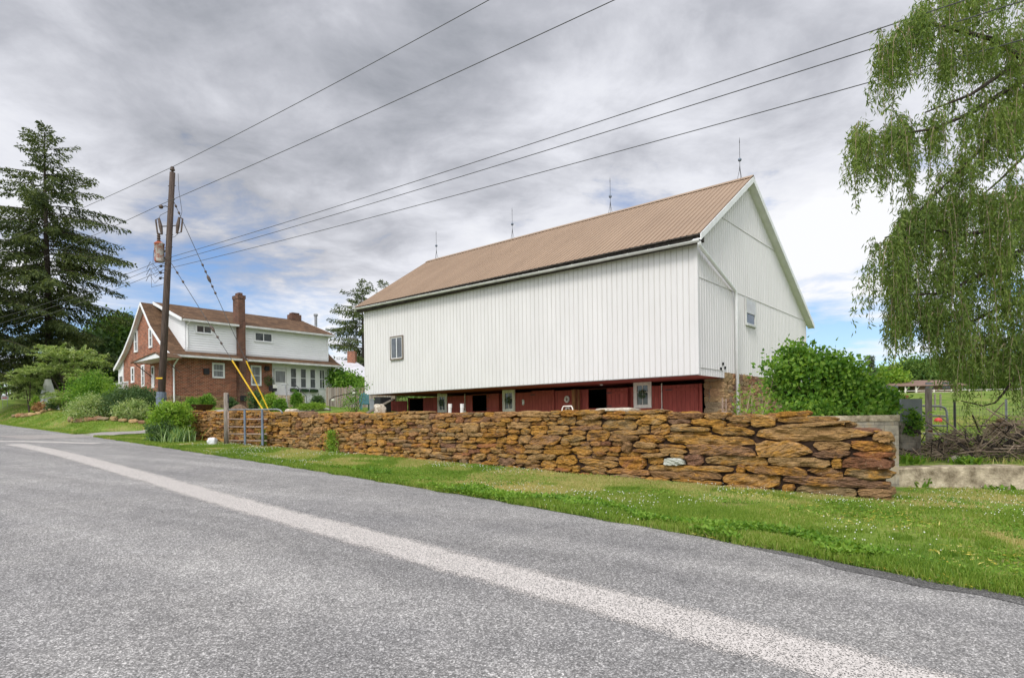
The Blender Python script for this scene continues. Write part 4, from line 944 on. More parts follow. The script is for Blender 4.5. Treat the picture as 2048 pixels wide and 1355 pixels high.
# ------------------------------------------------------------------ conifers
def spruce(label, base, height, prof, seed, mat='spruce', nbr=150, tr=.35, droop=.22, twig=1.0, q=1.0, zmin=.06, name='spruce_tree', cat='tree', group=None, upturn=.22):
    r = np.random.default_rng(seed); base = np.array(base, float)
    o = root(name, base, label, cat, r.uniform(0, 3), group)
    b = MB(); hs_ = np.linspace(0, 1, 14)
    b.tube([base+np.array([.06*math.sin(t*5), .06*math.cos(t*4), t*height*.985-.3]) for t in hs_], tr*(1-hs_*.93), 9)
    P, D, LL, WW = [], [], [], []
    for i in range(nbr):
        t = zmin+(1-zmin)*((i+.5)/nbr)**.92; z = t*height; dist = height-z
        L = prof(dist)*r.choice([.4, .65, .85, 1.0, 1.12], p=[.12, .2, .28, .26, .14])*r.uniform(.9, 1.1); L = max(L, .35)
        az = i*2.39996+r.normal()*.6; a = np.array([math.cos(az), math.sin(az), 0]); sdv = np.array([-a[1], a[0], 0])
        k = max(int(L/.22*q), 4); tt = np.linspace(0, 1, k)
        young = np.clip(1-dist/(height*.35), 0, 1)
        zz = (.45*young)*L*tt-droop*(1-young)*L*(tt**1.4)+upturn*L*(1-.4*young)*np.clip(tt-.5, 0, 1)**1.6+.06*L*np.sin(tt*3)
        sway = r.normal()*.08*L*tt**2
        pts = base+np.array([0, 0, z])+a[None]*(L*tt)[:, None]+sdv[None]*sway[:, None]+np.array([0, 0, 1.])[None]*zz[:, None]
        b.tube(pts, np.linspace(.012+.007*L, .008, k), 4, cap=False)
        for j in range(1, k):
            f = tt[j]
            if f < .12: continue
            bl = (.16*L*(1-f)**.7+.22+.12*r.random())*twig; bl = min(bl, 1.5)
            for sgn in (-1, 1, 0):
                if r.random() < .17: continue
                dn = r.uniform(.25, .9)*(1-young*.8)
                dv = norm((a*r.uniform(.35, .8)+sdv*sgn*r.uniform(.6, 1.0)+np.array([0, 0, -dn if sgn else -dn*1.3]))[None])[0]
                m = max(int(bl/.13*q), 2); u = (np.arange(m)+.5)/m
                pp = pts[j]+dv[None]*(bl*u)[:, None]+np.array([0, 0, -1.])[None]*(.25*bl*u**2*(1-young))[:, None]
                P.append(np.repeat(pp, 2, 0)); D.append(dv[None]*.8+r.normal(size=(2*m, 3))*.5+np.array([0, 0, -.25*(1-young)])); LL.append(np.full(2*m, .27/q**.5)); WW.append(np.full(2*m, .105/q**.5))
    P, D, LL, WW = np.vstack(P), np.vstack(D), np.concatenate(LL), np.concatenate(WW)
    P = P+r.normal(size=P.shape)*.03
    b.build('trunk', MT['bark'], o)
    leaf_obj('crown', [leaves(P, D, LL*r.uniform(.7, 1.3, len(P)), WW, r)], MT[mat], o); return o
def broadleaf(label, base, crown, seed, mat='far_tree', nc=500, per=40, L=.35, W=.24, tr=.22, spread=.7, name='broadleaf_tree', group=None, shell=.5):
    r = np.random.default_rng(seed); base = np.array(base, float); o = root(name, base, label, 'tree', 0, group); b = MB()
    tp = np.mean([c[0] for c in crown], 0)
    b.tube([base-np.array([0, 0, .2]), base*.7+tp*.3, base*.35+tp*.65, tp], np.array([tr, tr*.8, tr*.55, tr*.2]), 8)
    for c, rad, _ in crown:
        for k in range(4):
            t = np.array(c)+norm(r.normal(size=(1, 3)))[0]*np.array(rad)*.8; s_ = base*.55+tp*.45; b.tube([s_, (s_+t)/2+np.array([0, 0, .2]), t], np.array([tr*.4, tr*.25, tr*.06]), 5)
    b.build('trunk', MT['bark'], o)
    leaf_obj('crown', [clumps(crown, nc, per, spread, L, W, r, shell=shell)], MT[mat], o); return o
def E(px, py, d, rx, rz, ry=None, w=1): return (at(px, py, d), (rx, ry or rx, rz), w)
def gz(px, d): p = at(px, 800, d); p[2] = Hs(p[0], p[1]); return p

# ================================================================== TREES
b0 = gz(98, 52)
hgt = at(85, 250, 52)[2]-b0[2]
spruce('tall old spruce with drooping boughs at the left, behind the pale shrubs', b0, hgt, lambda d: min(6.0, .72*d+.25), 5, nbr=165, tr=.42, droop=.24, q=1.05)
b1 = gz(-45, 47)
spruce('second spruce with hanging yellowish green boughs at the left edge of the photo', b1, 15.5, lambda d: min(5.2, .8*d+.3), 8, nbr=95, tr=.35, droop=.26, q=1.0, zmin=.24)
b2 = gz(728, 73)
spruce('dark spruce rising between the house and the barn', b2, at(722, 562, 73)[2]-b2[2], lambda d: min(5.0, .85*d+.4), 14, nbr=80, tr=.34, droop=.12, q=.9, upturn=.4)
b3 = gz(772, 77)
spruce('spruce mostly hidden behind the left end of the barn roof', b3, at(768, 562, 77)[2]-b3[2], lambda d: min(4.6, .7*d+.3), 15, nbr=60, tr=.25, droop=.12, q=.8, upturn=.4)
broadleaf('bright green broadleaf tree beside the house gable, behind the spruce', gz(225, 62), [E(228, 700, 62, 2.6, 3.2), E(205, 740, 61, 2.6, 2.4), E(250, 720, 63, 2.2, 3.4), E(236, 665, 62, 1.7, 1.6)], 21, nc=420, per=34, L=.36, W=.26, spread=.55)
broadleaf('dark broadleaf tree behind the pale shrubs, left of the house', gz(160, 60), [E(165, 745, 60, 3.4, 2.6), E(120, 752, 60, 3.0, 2.2), E(195, 705, 60, 2.0, 2.0)], 22, mat='dark_bush', nc=420, per=30, L=.36, W=.26, spread=.55)
broadleaf('small green tree in front of the pale metal roofed shed', gz(690, 47), [E(688, 766, 47, 1.0, .9), E(674, 758, 47, .6, .8), E(702, 772, 47, .6, .6)], 23, mat='bush', nc=220, per=26, L=.2, W=.14, tr=.1, spread=.3)
spruce('bluish conifer on the skyline beyond the green bush', gz(1741, 96), at(1738, 712, 96)[2]-gz(1741, 96)[2], lambda d: min(2.3, .38*d+.25), 31, mat='far_conifer', nbr=60, tr=.2, droop=.05, q=.55)
for i, (px, pt, d, rx, lab, mt_) in enumerate(((1775, 735, 98, 1.9, 'pale green rounded tree left of the ranch house roof', 'lime_bush'), (1832, 716, 104, 3.2, 'large broadleaf tree rising behind the ranch house', 'far_tree'), (1895, 712, 106, 3.8, 'broad green tree beyond the right end of the ranch house', 'far_tree'), (1985, 708, 112, 4.6, 'distant green tree beyond the field, behind the willow', 'far_tree'))):
    base = gz(px, d); zt_ = at(px, pt, d)[2]; h = zt_-base[2]
    broadleaf(lab, base, [(base+np.array([0, 0, h*.55]), (rx, rx, h*.42), 2), (base+np.array([rx*.5, 0, h*.42]), (rx*.7, rx*.7, h*.3), 1), (base+np.array([-rx*.5, 0, h*.5]), (rx*.65, rx*.65, h*.33), 1)], 40+i, mat=mt_, nc=260, per=26, L=.5, W=.36, spread=.7)

# weeping willow at the right edge
def willow():
    r = np.random.default_rng(77); base = np.array([14.4, 13.6, Hs(14.4, 13.6)])
    o = root('willow_tree', base, 'weeping willow with hanging leafy strands at the right edge of the photo', 'tree')
    b = MB(); b.tube([base-np.array([0, 0, .2]), base+np.array([-.1, -.1, 1.5]), base+np.array([-.3, -.2, 3.4]), base+np.array([-.4, -.3, 5.2])], np.array([.48, .38, .32, .26]), 12)
    fork = base+np.array([-.35, -.25, 4.6])
    limbs = [[(2048, 119, 11.6), (1981, 77, 11.2), (1872, 49, 10.9), (1815, 45, 10.7)], [(2048, 123, 11.8), (2007, 145, 11.4), (1940, 190, 11.0), (1850, 225, 10.8)],
             [(2048, 160, 12), (2012, 181, 11.6), (1939, 227, 11.2), (1867, 258, 10.9), (1795, 268, 10.6)], [(2045, 178, 12.2), (2032, 222, 11.9), (2001, 258, 11.6), (1950, 310, 11.3), (1919, 341, 11.1), (1836, 424, 10.9)],
             [(2060, 430, 12), (2007, 455, 11.6), (1930, 470, 11.2), (1850, 455, 11.0), (1770, 475, 10.8)], [(2060, 490, 12.2), (2007, 522, 11.8), (1960, 550, 11.5), (1890, 585, 11.2), (1820, 590, 11)],
             [(2070, 600, 12.6), (2010, 610, 12.2), (1950, 640, 12), (1880, 655, 11.7)], [(2080, -60, 12), (1990, -90, 11.4), (1900, -85, 11), (1860, -50, 10.9)], [(2110, 250, 13.5), (2060, 300, 14.5), (2000, 360, 15), (1930, 420, 15.2)]]
    limbs += [[(2200, 60, 13), (2330, 20, 13.4), (2480, 70, 13.8)], [(2230, 230, 13), (2360, 190, 13.6), (2520, 240, 14.2)], [(2240, 380, 13.5), (2380, 350, 14), (2500, 400, 14.6)], [(2230, 520, 13.4), (2370, 510, 13.2), (2490, 560, 13)]]
    tips = []
    for L_ in limbs:
        p = np.array([at(*q) for q in L_]); p = np.vstack([fork+r.normal(size=3)*.15, (fork+p[0])/2+np.array([0, 0, .35]), p]); b.tube(p, np.linspace(.085, .012, len(p)), 7)
        tips.append(p[2:])
    hook = np.array([at(*q) for q in ((2060, 700, 12.4), (2035, 745, 12.3), (2007, 786, 12.2), (1990, 805, 12.2), (1966, 811, 12.1), (1922, 801, 12))]); b.tube(hook, np.linspace(.03, .010, 6), 6)
    b.build('trunk', MT['bark'], o, smooth=True)
    st = []
    def zone(n, x0, x1, ya, yb, lo, hi, d0, d1, low=None):
        for _ in range(n):
            px = r.uniform(x0, x1); f = (px-x0)/(x1-x0); y = ya+(yb-ya)*f+r.normal()*16
            L = r.uniform(lo, hi)*(r.random()*.35+.65)
            if vnoise(np.array([[px*.012, y*.012, 3.3]]))[0]+.6*vnoise(np.array([[px*.03, y*.02, 8.]]))[0] < (-.6 if px < 1830 else -.06 if y < 430 else -.22): continue
            st.append((at(px, y, r.uniform(d0, d1)), L))
    zone(70, 1752, 1850, 105, 25, .7, 1.5, 10.2, 11.8); zone(120, 1820, 2070, 20, -60, .7, 1.7, 10.4, 12.8); zone(110, 1870, 2070, 110, 60, .6, 1.4, 10.6, 13)
    zone(95, 1705, 1800, 262, 235, .6, 1.5, 10.1, 11.3); zone(90, 1780, 1920, 250, 235, .5, 1.45, 10.5, 12); zone(120, 1900, 2070, 250, 200, .7, 1.6, 10.6, 13)
    zone(90, 1735, 1830, 520, 425, .7, 1.7, 10.4, 11.6); zone(240, 1800, 2070, 425, 370, .8, 1.9, 10.6, 13.4); zone(210, 1765, 2070, 555, 480, .7, 1.6, 10.8, 13.2)
    zone(120, 1770, 1900, 625, 600, .5, 1.25, 10.8, 12.2); zone(200, 1850, 2070, 630, 570, .6, 1.5, 11, 13.5); zone(190, 1890, 2080, 690, 660, .5, 1.25, 11.4, 13.4); zone(90, 1960, 2090, 735, 700, .7, 1.45, 11.6, 13.2)
    for ya_, lo_, hi_ in ((40, .8, 2.), (200, .9, 2.), (360, .9, 2.), (520, .8, 1.9), (640, .5, 1.4)): zone(95, 2070, 2560, ya_, ya_+30, lo_, hi_, 11.5, 16)
    zone(70, 1800, 1960, 345, 315, .5, 1.2, 10.6, 12); zone(6, 1915, 1990, 790, 800, .3, .8, 12, 12.2)
    for tp in tips:
        for i in range(len(tp)-1):
            for _ in range(9): st.append((tp[i]+(tp[i+1]-tp[i])*r.random()+r.normal(size=3)*.06, r.uniform(.35, 1.0)))
    P, D, tw = [], [], MB()
    for p0, L in st:
        n = int(L/.0165); t = np.sort(r.random(n))**.9; az = r.uniform(0, 6.28); out = np.array([math.cos(az), math.sin(az), 0])*r.uniform(.08, .4)
        bend = lambda u: p0[None]+out[None]*(L*.55*np.sin(np.minimum(u, 1)*1.6))[:, None]+np.array([0, 0, 1.])[None]*((.12*np.sin(u*2.6)-u**1.15)*L)[:, None]
        c = bend(t)+r.normal(size=(n, 3))*np.array([.035, .035, .02])
        P.append(c); w = r.normal(size=(n, 3)); w[:, 2] = -1.15+.5*r.normal(size=n); D.append(w*np.array([.75, .75, 1]))
        if r.random() < .6: tw.tube(bend(np.linspace(0, 1, 5)), np.linspace(.006, .0025, 5), 3, cap=False)
    P, D = np.vstack(P), np.vstack(D); n = len(P)
    tw.build('hanging_twigs', MT['twig'], o)
    leaf_obj('crown', [leaves(P, D, r.uniform(.07, .13, n), r.uniform(.017, .029, n), r)], MT['willow'], o)
willow()

# ================================================================== SHRUBS AND PLANTS
# pale variegated tree-shrub group at the left, layered sprays
def layered(name, label, px0, px1, pyt, pyb, d, mat, seed, n, L, W, ell, z0=None):
    r = np.random.default_rng(seed); pc = (px0+px1)/2; base = gz(pc, d)
    o = root(name, base, label, 'shrub'); P = []; b = MB()
    for (px, py, rx, rz, k) in ell:
        c = at(px, py, d+r.uniform(-.5, .5)); rad = np.array([rx*d/F, rx*d/F*.8, rz*d/F])
        b.tube([base, base*.5+c*.5+np.array([0, 0, .2]), c], np.array([.05, .035, .01]), 5)
        for _ in range(int(k)):
            dv = norm(r.normal(size=(1, 3)))[0]; dv[2] = abs(dv[2])*.9-.25
            cc = c+dv*rad*(.55+.5*r.random()); m = int(n)
            ax = norm((dv*np.array([1, 1, .15])+r.normal(size=3)*.2+np.array([0, 0, .06]))[None])[0]; s = np.cross(ax, [0, 0, 1])
            u = r.random(m)**.8; sp = cc+ax[None]*(u*.75-.25)[:, None]*1.1+s[None]*(r.normal(size=m)*.17*(1-u*.5))[:, None]; sp[:, 2] += r.normal(size=m)*.035-.1*u**2
            dd = ax[None]*.8+s[None]*r.normal(size=m)[:, None]*.6+r.normal(size=(m, 3))*.3
            P.append(leaves(sp, dd, L*r.uniform(.7, 1.2, m), W, r, up=np.tile([0, 0, 1.], (m, 1))+r.normal(size=(m, 3))*.35))
    b.build('stems', MT['bark'], o); leaf_obj('foliage', P, MT[mat], o); return o
layered('dogwood_shrub', 'tall spreading pale green shrub with layered boughs over the white panel', 60, 215, 690, 820, 45, 'pale_bush', 51, 70, .15, .075,
        [(110, 715, 40, 22, 30), (150, 712, 42, 22, 36), (185, 726, 30, 26, 26), (95, 740, 42, 26, 34), (140, 745, 36, 26, 26), (170, 755, 38, 24, 22), (115, 700, 28, 12, 14)])
layered('variegated_shrub', 'cream and green shrub drooping at the left of the white panel', 26, 90, 740, 815, 45, 'pale_bush', 52, 60, .15, .07, [(50, 765, 28, 30, 40), (62, 745, 28, 20, 26), (60, 790, 24, 22, 22)])
layered('variegated_shrub', 'low cream edged shrub at the right foot of the white panel', 105, 150, 780, 820, 43, 'pale_bush', 53, 60, .14, .07, [(125, 795, 22, 18, 34), (117, 806, 14, 12, 14)])
shrub('evergreen_shrub', 'dark green bushy evergreen in the middle of the roadside bed', 135, 230, 742, 838, 37.5, 'bush', 330, 34, .13, .06, 54, spread=.3)
shrub('variegated_shrub', 'low grey green variegated bush spreading over the front of the bed', 142, 216, 792, 842, 35.5, 'pale_bush', 200, 34, .11, .06, 55, spread=.34)
shrub('lime_shrub', 'yellow green shrub between the two dark bushes of the roadside bed', 198, 242, 766, 838, 37, 'lime_bush', 170, 30, .12, .06, 56, spread=.3)
shrub('evergreen_shrub', 'large dark bush in front of the house stoop', 212, 312, 775, 840, 35.8, 'dark_bush', 420, 34, .12, .06, 57, spread=.3)
shrub('variegated_shrub', 'cream flecked bush at the right end of the roadside bed', 226, 300, 802, 842, 34.6, 'pale_bush', 210, 32, .11, .06, 58, spread=.34)
shrub('forsythia_bush', 'bright green bush hiding the foot of the utility pole', 298, 382, 806, 884, 24.8, 'lime_bush', 330, 36, .13, .055, 59, spread=.3)
shrub('evergreen_shrub', 'low dark bush in the shade under the bright bush by the pole', 296, 350, 845, 886, 24.3, 'dark_bush', 120, 28, .1, .05, 60, spread=.35)
# iris clump
def blades(name, label, px, py, w, h, n, seed, mat, cat='plant', d=None, wd=.035):
    r = np.random.default_rng(seed); c = ground_at(px, py) if d is None else gz(px, d); V, R = [], []
    for i in range(n):
        az = r.uniform(0, 6.28); q = c+np.array([r.normal()*w*.22, r.normal()*w*.18, -.02]); a = np.array([math.cos(az), math.sin(az), 0]); s = np.array([-a[1], a[0], 0])
        hh = h*r.uniform(.6, 1.1); lean = r.uniform(.15, .8)*w*.5; t = np.array([0, .35, .7, 1.0])
        pts = q[None]+a[None]*(lean*t**1.8)[:, None]+np.array([0, 0, 1.])[None]*(hh*(t-.35*t**2.4*lean/w*2))[:, None]; ww = wd*np.array([.8, 1, .8, .1])
        for k in range(3): V += [pts[k]-s*ww[k]/2, pts[k]+s*ww[k]/2, pts[k+1]+s*ww[k+1]/2, pts[k+1]-s*ww[k+1]/2]
        R += [r.random()]*12
    o = leaf_obj(name, [(np.array(V), np.array(R))], MT[mat], None, tuple(c)); return things(o, label, cat)
blades('iris_clump', 'clump of pale strap leaved irises at the foot of the bright bush', 352, 884, 1.5, .75, 170, 61, 'iris')
blades('weed_clump', 'broad leaved weed growing at the foot of the low concrete wall', 1852, 974, .55, .28, 60, 62, 'clover', wd=.07)
blades('weed_clump', 'small green weed at the concrete wall near the right edge of the photo', 1992, 980, .5, .18, 50, 63, 'clover', wd=.06)
blades('weed_clump', 'weeds growing above the low wall beside the block wall end', 1818, 905, .6, .26, 60, 64, 'clover', d=12.9, wd=.05)
blades('weed_clump', 'low bright weeds in front of the brush pile', 1930, 930, .7, .2, 80, 65, 'clover', d=12.75, wd=.05)
# plants climbing on the wall face
def wall_plant(name, label, px, py, w, h, n, seed, mat, cat='plant'):
    a, z = hit(px, py, W0-ND*.06, SD); r = np.random.default_rng(seed); x, y = wxy(a, -.1)
    c = np.array([x, y, float(front(a, 0))]); m = n
    t = r.random(m); s_ = r.normal(size=m)*w*.3*(1-.4*t); p = np.stack([c[0]+SD[0]*s_, c[1]+SD[1]*s_, c[2]+t*h], 1)-np.array([ND[0], ND[1], 0])*np.abs(r.normal(size=m)*.07)[:, None]
    d = r.normal(size=(m, 3))-np.array([ND[0], ND[1], 0]); o = root(name, c, label, cat)
    leaf_obj('foliage', [leaves(p, d, .06*r.uniform(.6, 1.3, m), .04, r)], MT[mat], o)
    b = MB()
    for k in range(5): b.tube([c+np.array([r.normal()*.05, r.normal()*.03, 0]), c+np.array([SD[0], SD[1], 0])*r.normal()*w*.3+np.array([0, 0, h*r.uniform(.6, .95)])-np.array([ND[0], ND[1], 0])*.05], .006, 4)
    b.build('stems', MT['bark'], o)
wall_plant('climbing_plant', 'pale green plant climbing the middle of the stone wall', 668, 878, .6, .72, 800, 66, 'lime_bush')
wall_plant('climbing_plant', 'small green vine beside the metal gate', 533, 882, .32, .62, 320, 67, 'bush')
# big bush by the barn gable
def big_bush():
    r = np.random.default_rng(70); d = 16.2; base = gz(1665, d)
    o = root('lilac_bush', base, 'large leafy green bush between the barn gable and the block wall', 'shrub')
    e = [E(1628, 770, d, .95, .68, w=3), E(1588, 760, d+.2, .62, .62, w=1.6), E(1692, 785, d, .85, .52, w=2.2), E(1752, 808, d-.6, .52, .30, w=1.2), E(1604, 718, d+.2, .42, .30, w=.9), E(1660, 738, d, .52, .28, w=.8), E(1588, 708, d+.2, .2, .18, w=.3), E(1552, 735, d, .28, .12, w=.25), E(1704, 752, d, .3, .2, w=.3), E(1735, 782, d-.3, .4, .22, w=.5), E(1700, 822, d-.8, 1.25, .3, w=1.6), E(1615, 818, d-.6, .85, .3, w=1.), E(1650, 706, d, .14, .2, w=.15), E(1690, 726, d, .15, .2, w=.15), E(1782, 800, d-.6, .2, .2, w=.2)]
    leaf_obj('foliage', [clumps(e, 620, 22, .17, .125, .085, r, shell=.5)], MT['bush'], o); b = MB(); stems(b, base, e, 22, r, .03)
    for px, py in ((1578, 700), (1600, 705), (1690, 716), (1722, 748), (1545, 728)): b.tube([base+np.array([0, 0, .8]), at(px, py+40, d), at(px, py, d)], np.array([.02, .012, .005]), 4)
    b.build('stems', MT['bark'], o)
big_bush()
for i, (px, pyt, d, lab) in enumerate(((1488, 762, 15.2, 'thin leafy sapling just right of the barn downspout'), (1520, 748, 15.6, 'taller thin sapling between the downspout and the large bush'), (1508, 790, 14.6, 'short leafless looking sapling behind the wall by the stone foundation'))):
    r = np.random.default_rng(80+i); base = gz(px, d); zt_ = at(px, pyt, d)[2]; o = root('sapling', base, lab, 'sapling'); b = MB(); P = []
    for k in range(5):
        t = np.array([base[0]+r.normal()*.2, base[1]+r.normal()*.15, zt_-r.random()*.6]); b.tube([base, (base+t)/2+r.normal(size=3)*.05, t], np.array([.014, .01, .004]), 4)
        m = 26; u = r.random(m)*.55+.45; P.append(leaves(base+(t-base)*u[:, None]+r.normal(size=(m, 3))*.07, r.normal(size=(m, 3)), .09, .055, r))
    b.build('stems', MT['twig'], o); leaf_obj('foliage', P, MT['lime_bush'], o)
# foundation plantings of the house
for i, (a, c, t_, d, mt_, lab) in enumerate(((366, 398, 796, 35.5, 'bush', 'low green shrub against the house stone foundation, left'), (396, 428, 791, 36, 'bush', 'rounded green shrub under the small brick wall window'), (454, 472, 798, 37, 'dark_bush', 'small dark shrub left of the tall chimney'), (494, 528, 782, 37.5, 'dark_bush', 'dark shrub behind the yellow guy guards, right of the tall chimney'), (522, 558, 788, 34, 'lime_bush', 'feathery light green shrub where the yellow guards meet the ground'), (545, 574, 799, 33, 'bush', 'rounded shrub in front of the porch step'), (582, 606, 782, 40, 'bush', 'upright shrub under the porch windows'), (622, 648, 791, 41, 'dark_bush', 'broad low shrub at the right end of the porch'))):
    shrub('garden_shrub', lab, a, c, t_, 815, d, mt_, 90, 26, .12, .06, 90+i, spread=.35, group='shrubs along the house foundation')
shrub('edging_plants', 'long low bed edging of yellowish leaves on the lawn before the porch', 590, 656, 806, 816, 36, 'lime_bush', 120, 24, .09, .05, 101, cat='plants', dep=.35, spread=.3)
# rose with an arching cane
def rose():
    r = np.random.default_rng(103); d = 27; c = gz(706, d); o = root('rose_bush', c, 'leggy rose with white blooms and a long arching cane in front of the plank fence', 'rose'); b = MB()
    b.tube([at(660, 822, d), at(660, 798, d), at(668, 793, d), at(700, 786, d), at(712, 780, d)], .022, 5); P = []
    for px, py in ((700, 790), (712, 775), (722, 772), (706, 800), (690, 805), (716, 795), (729, 770)):
        t = at(px, py, d); b.tube([c, (c+t)/2+r.normal(size=3)*.06, t], np.array([.02, .012, .006]), 4); m = 110; P.append(leaves(t+r.normal(size=(m, 3))*np.array([.13, .13, .16]), r.normal(size=(m, 3)), .075, .05, r))
    for k in range(150): P.append(leaves(np.array([[c[0]+r.normal()*.18, c[1]+r.normal()*.15, c[2]+r.random()*.9]]), r.normal(size=(1, 3)), .075, .05, r))
    b.build('canes', MT['bark'], o); leaf_obj('foliage', P, MT['bush'], o); f = MB()
    for px, py in ((708, 786), (666, 766+34)): f.lathe(at(px, py, d-.15), [(.01, -.04), (.06, -.02), (.075, .02), (.05, .05)], 8)
    f.build('bloom', MT['petal'], o)
rose()
shrub('vine', 'green vine hanging over the grey panel at the end of the block wall', 1806, 1844, 822, 880, 14.55, 'bush', 30, 24, .075, .05, 104, cat='vine', dep=.3, z0=1.05, spread=.4)
shrub('dead_bush', 'small brown dead bush behind the brush pile', 1985, 2022, 838, 876, 15.5, 'dry_plant', 40, 20, .07, .03, 105, cat='dead bush', stem='twig', z0=.9)
shrub('flower_clump', 'rust coloured low plants in the far roadside flower bed', 66, 92, 805, 818, 44, 'flower_orange', 50, 22, .11, .06, 106, cat='plants')
shrub('garden_shrub', 'small dark shrub in front of the white panel', 92, 112, 798, 820, 43.3, 'dark_bush', 60, 22, .11, .06, 107)
shrub('garden_shrub', 'small lime shrub at the left foot of the white panel', 62, 78, 792, 815, 44.5, 'lime_bush', 60, 22, .11, .06, 108)
# distant treelines that read as one mass
def treeline(name, pts, hts, seed, n, label):
    r = np.random.default_rng(seed); P = []
    t = r.random(n); i = np.interp(t, np.linspace(0, 1, len(pts)), np.arange(len(pts))); x = np.interp(i, range(len(pts)), [p[0] for p in pts])+r.normal(size=n)*3; y = np.interp(i, range(len(pts)), [p[1] for p in pts])+r.normal(size=n)*4
    h = np.interp(i, range(len(hts)), hts)*(.7+.35*vnoise(np.stack([x*.08, y*.08, x*0], 1))); z = H(x, y)+h*r.random(n)**.8
    o = leaf_obj(name, [leaves(np.stack([x, y, z], 1), r.normal(size=(n, 3)), 1.5*r.uniform(.5, 1.3, n), 1.1, r)], MT['far_tree'], None, (float(pts[0][0]), float(pts[0][1]), 0.)); o['kind'] = 'stuff'; o['label'] = label; o['category'] = 'treeline'
treeline('distant_treeline', [(-190, 120), (-110, 150), (-40, 165), (30, 160)], [9, 8, 7, 6], 110, 9000, 'distant dark treeline beyond the left field')
treeline('distant_woods', [(60, 150), (120, 150), (190, 130)], [3.2, 3.5, 5], 111, 6000, 'distant woods beyond the right hand field')
# ================================================================== UTILITY POLE AND WIRES
PD = 27.5
pt, pb = at(345, 345, PD), at(322, 806, PD)
dirp = (pb-pt)/(pt[2]-pb[2]); gzp = Hs(pb[0], pb[1]); pb = pb+dirp*(pb[2]-gzp+.3)
pole = root('utility_pole', (pb[0], pb[1], gzp), 'leaning weathered wooden utility pole with a transformer, between the bushes', 'utility pole')
def on_pole(py): f = (pt[2]-at(345, py, PD)[2])/(pt[2]-pb[2]); return pt+(pb-pt)*f
SD3 = np.array([-.80, .60, 0]); NR = np.array([.60, .80, 0])
b = MB(); b.tube([pt, pt*.5+pb*.5, pb], np.array([.115, .14, .17]), 14); b.build('pole', MT['pole_wood'], pole, smooth=True)
b = MB(); b.lathe(pt+np.array([0, 0, .02]), [(.05, 0), (.05, .06), (.10, .07), (.11, .12), (.06, .14), (.09, .18), (.07, .23), (.03, .25)], 10); b.build('top_insulator', MT['ceramic_brown'], pole, smooth=True)
c = on_pole(505)+np.array([-.38, -.05, 0]); hgt_ = (at(0, 484, PD)-at(0, 522, PD))[2]
b = MB(); b.lathe(c+np.array([0, 0, -hgt_/2]), [(.02, -.02), (.19, 0), (.205, .05), (.205, hgt_-.08), (.22, hgt_-.07), (.22, hgt_-.03), (.12, hgt_+.05), (.02, hgt_+.07)], 14)
tm = simple('rusty_transformer', (.50, .46, .43), (.33, .085, .045), 2.2, .7, .3, lo=.46, hi=.56)
tr_ = b.build('transformer', tm, pole, smooth=True)
b = MB(); q = c+np.array([-.02, 0, hgt_/2+.05]); b.lathe(q, [(.03, 0)]+[(r_, .05*i) for i, r_ in enumerate((.09, .05, .09, .05, .085, .05, .08, .03), 1)], 8); b.build('bushing', MT['ceramic_brown'], tr_)
b = MB(); b.tube([c, on_pole(500)], .05, 6); b.tube([c+np.array([0, 0, -.3]), on_pole(514)], .05, 6); b.build('bracket', MT['dark_metal'], pole)
def bracket(py, off, lab):
    p = on_pole(py); e = p+np.array(off); b = MB(); b.tube([p, (p+e)/2+np.array([0, 0, .06]), e], .022, 5); k = b.build('insulator_bracket', MT['dark_metal'], pole)
    s = MB(); s.lathe(e-np.array([0, 0, .09]), [(.02, 0), (.08, .03), (.095, .09), (.08, .15), (.02, .18)], 10); s.build('insulator', MT['ceramic_brown'], k, smooth=True); return e
e1 = bracket(416, (-.38, -.1, .03), '')
for py, off in ((452, (-.36, -.05, -.02)), (452, (.38, -.08, .0))):
    p = on_pole(py); e = p+np.array(off); b = MB(); b.tube([p, e], .025, 5); k = b.build('cutout_bracket', MT['dark_metal'], pole)
    s = MB(); sl = np.array([.12*np.sign(off[0]), 0, 0]); s.tube([e+sl*.8+np.array([0, 0, .36]), e+sl*.2, e-sl*.2+np.array([0, 0, -.36])], np.array([.05, .085, .05]), 8); s.tube([e+sl*2+np.array([0, 0, .3]), e+sl*1.4+np.array([0, 0, -.3])], .035, 6); s.tube([e+sl*.8+np.array([0, 0, .36]), e+sl*2+np.array([0, 0, .3])], .02, 5); s.tube([e-sl*.2+np.array([0, 0, -.36]), e+sl*1.4+np.array([0, 0, -.3])], .02, 5)
    s.build('fuse_cutout', MT['ceramic_brown'], k)
b = MB()
J = lambda pts: b.tube(pts, .011, 4)
tp = pt+np.array([.25, 0, -.05])
J([tp, tp+np.array([.02, 0, -.7]), tp+np.array([.15, 0, -1.7]), on_pole(452)+np.array([.52, -.08, .32])])
J([on_pole(452)+np.array([.45, -.08, -.32]), on_pole(470)+np.array([.3, -.1, -.1]), on_pole(476)])
J([on_pole(420), on_pole(430)+np.array([-.45, 0, 0]), on_pole(452)+np.array([-.45, -.05, .35])])
J([on_pole(452)+np.array([-.34, -.05, -.36]), on_pole(472)+np.array([-.55, 0, 0]), c+np.array([-.02, 0, hgt_/2+.45])])
for k, py in enumerate((528, 540, 552)):
    J([on_pole(py)+np.array([-.2, -.05, 0]), on_pole(py+6)+np.array([-.5, -.1, -.2]), on_pole(py-2)+np.array([-.85, .1, .1]), on_pole(py+4)+np.array([-1.25, .5, .0])])
J([c+np.array([-.25, 0, .1]), c+np.array([-.3, 0, -.5]), on_pole(545)+np.array([-.3, -.05, 0])]); J([on_pole(540)+np.array([-.75, 0, 0]), on_pole(560)+np.array([-.7, 0, -.3]), on_pole(566)])
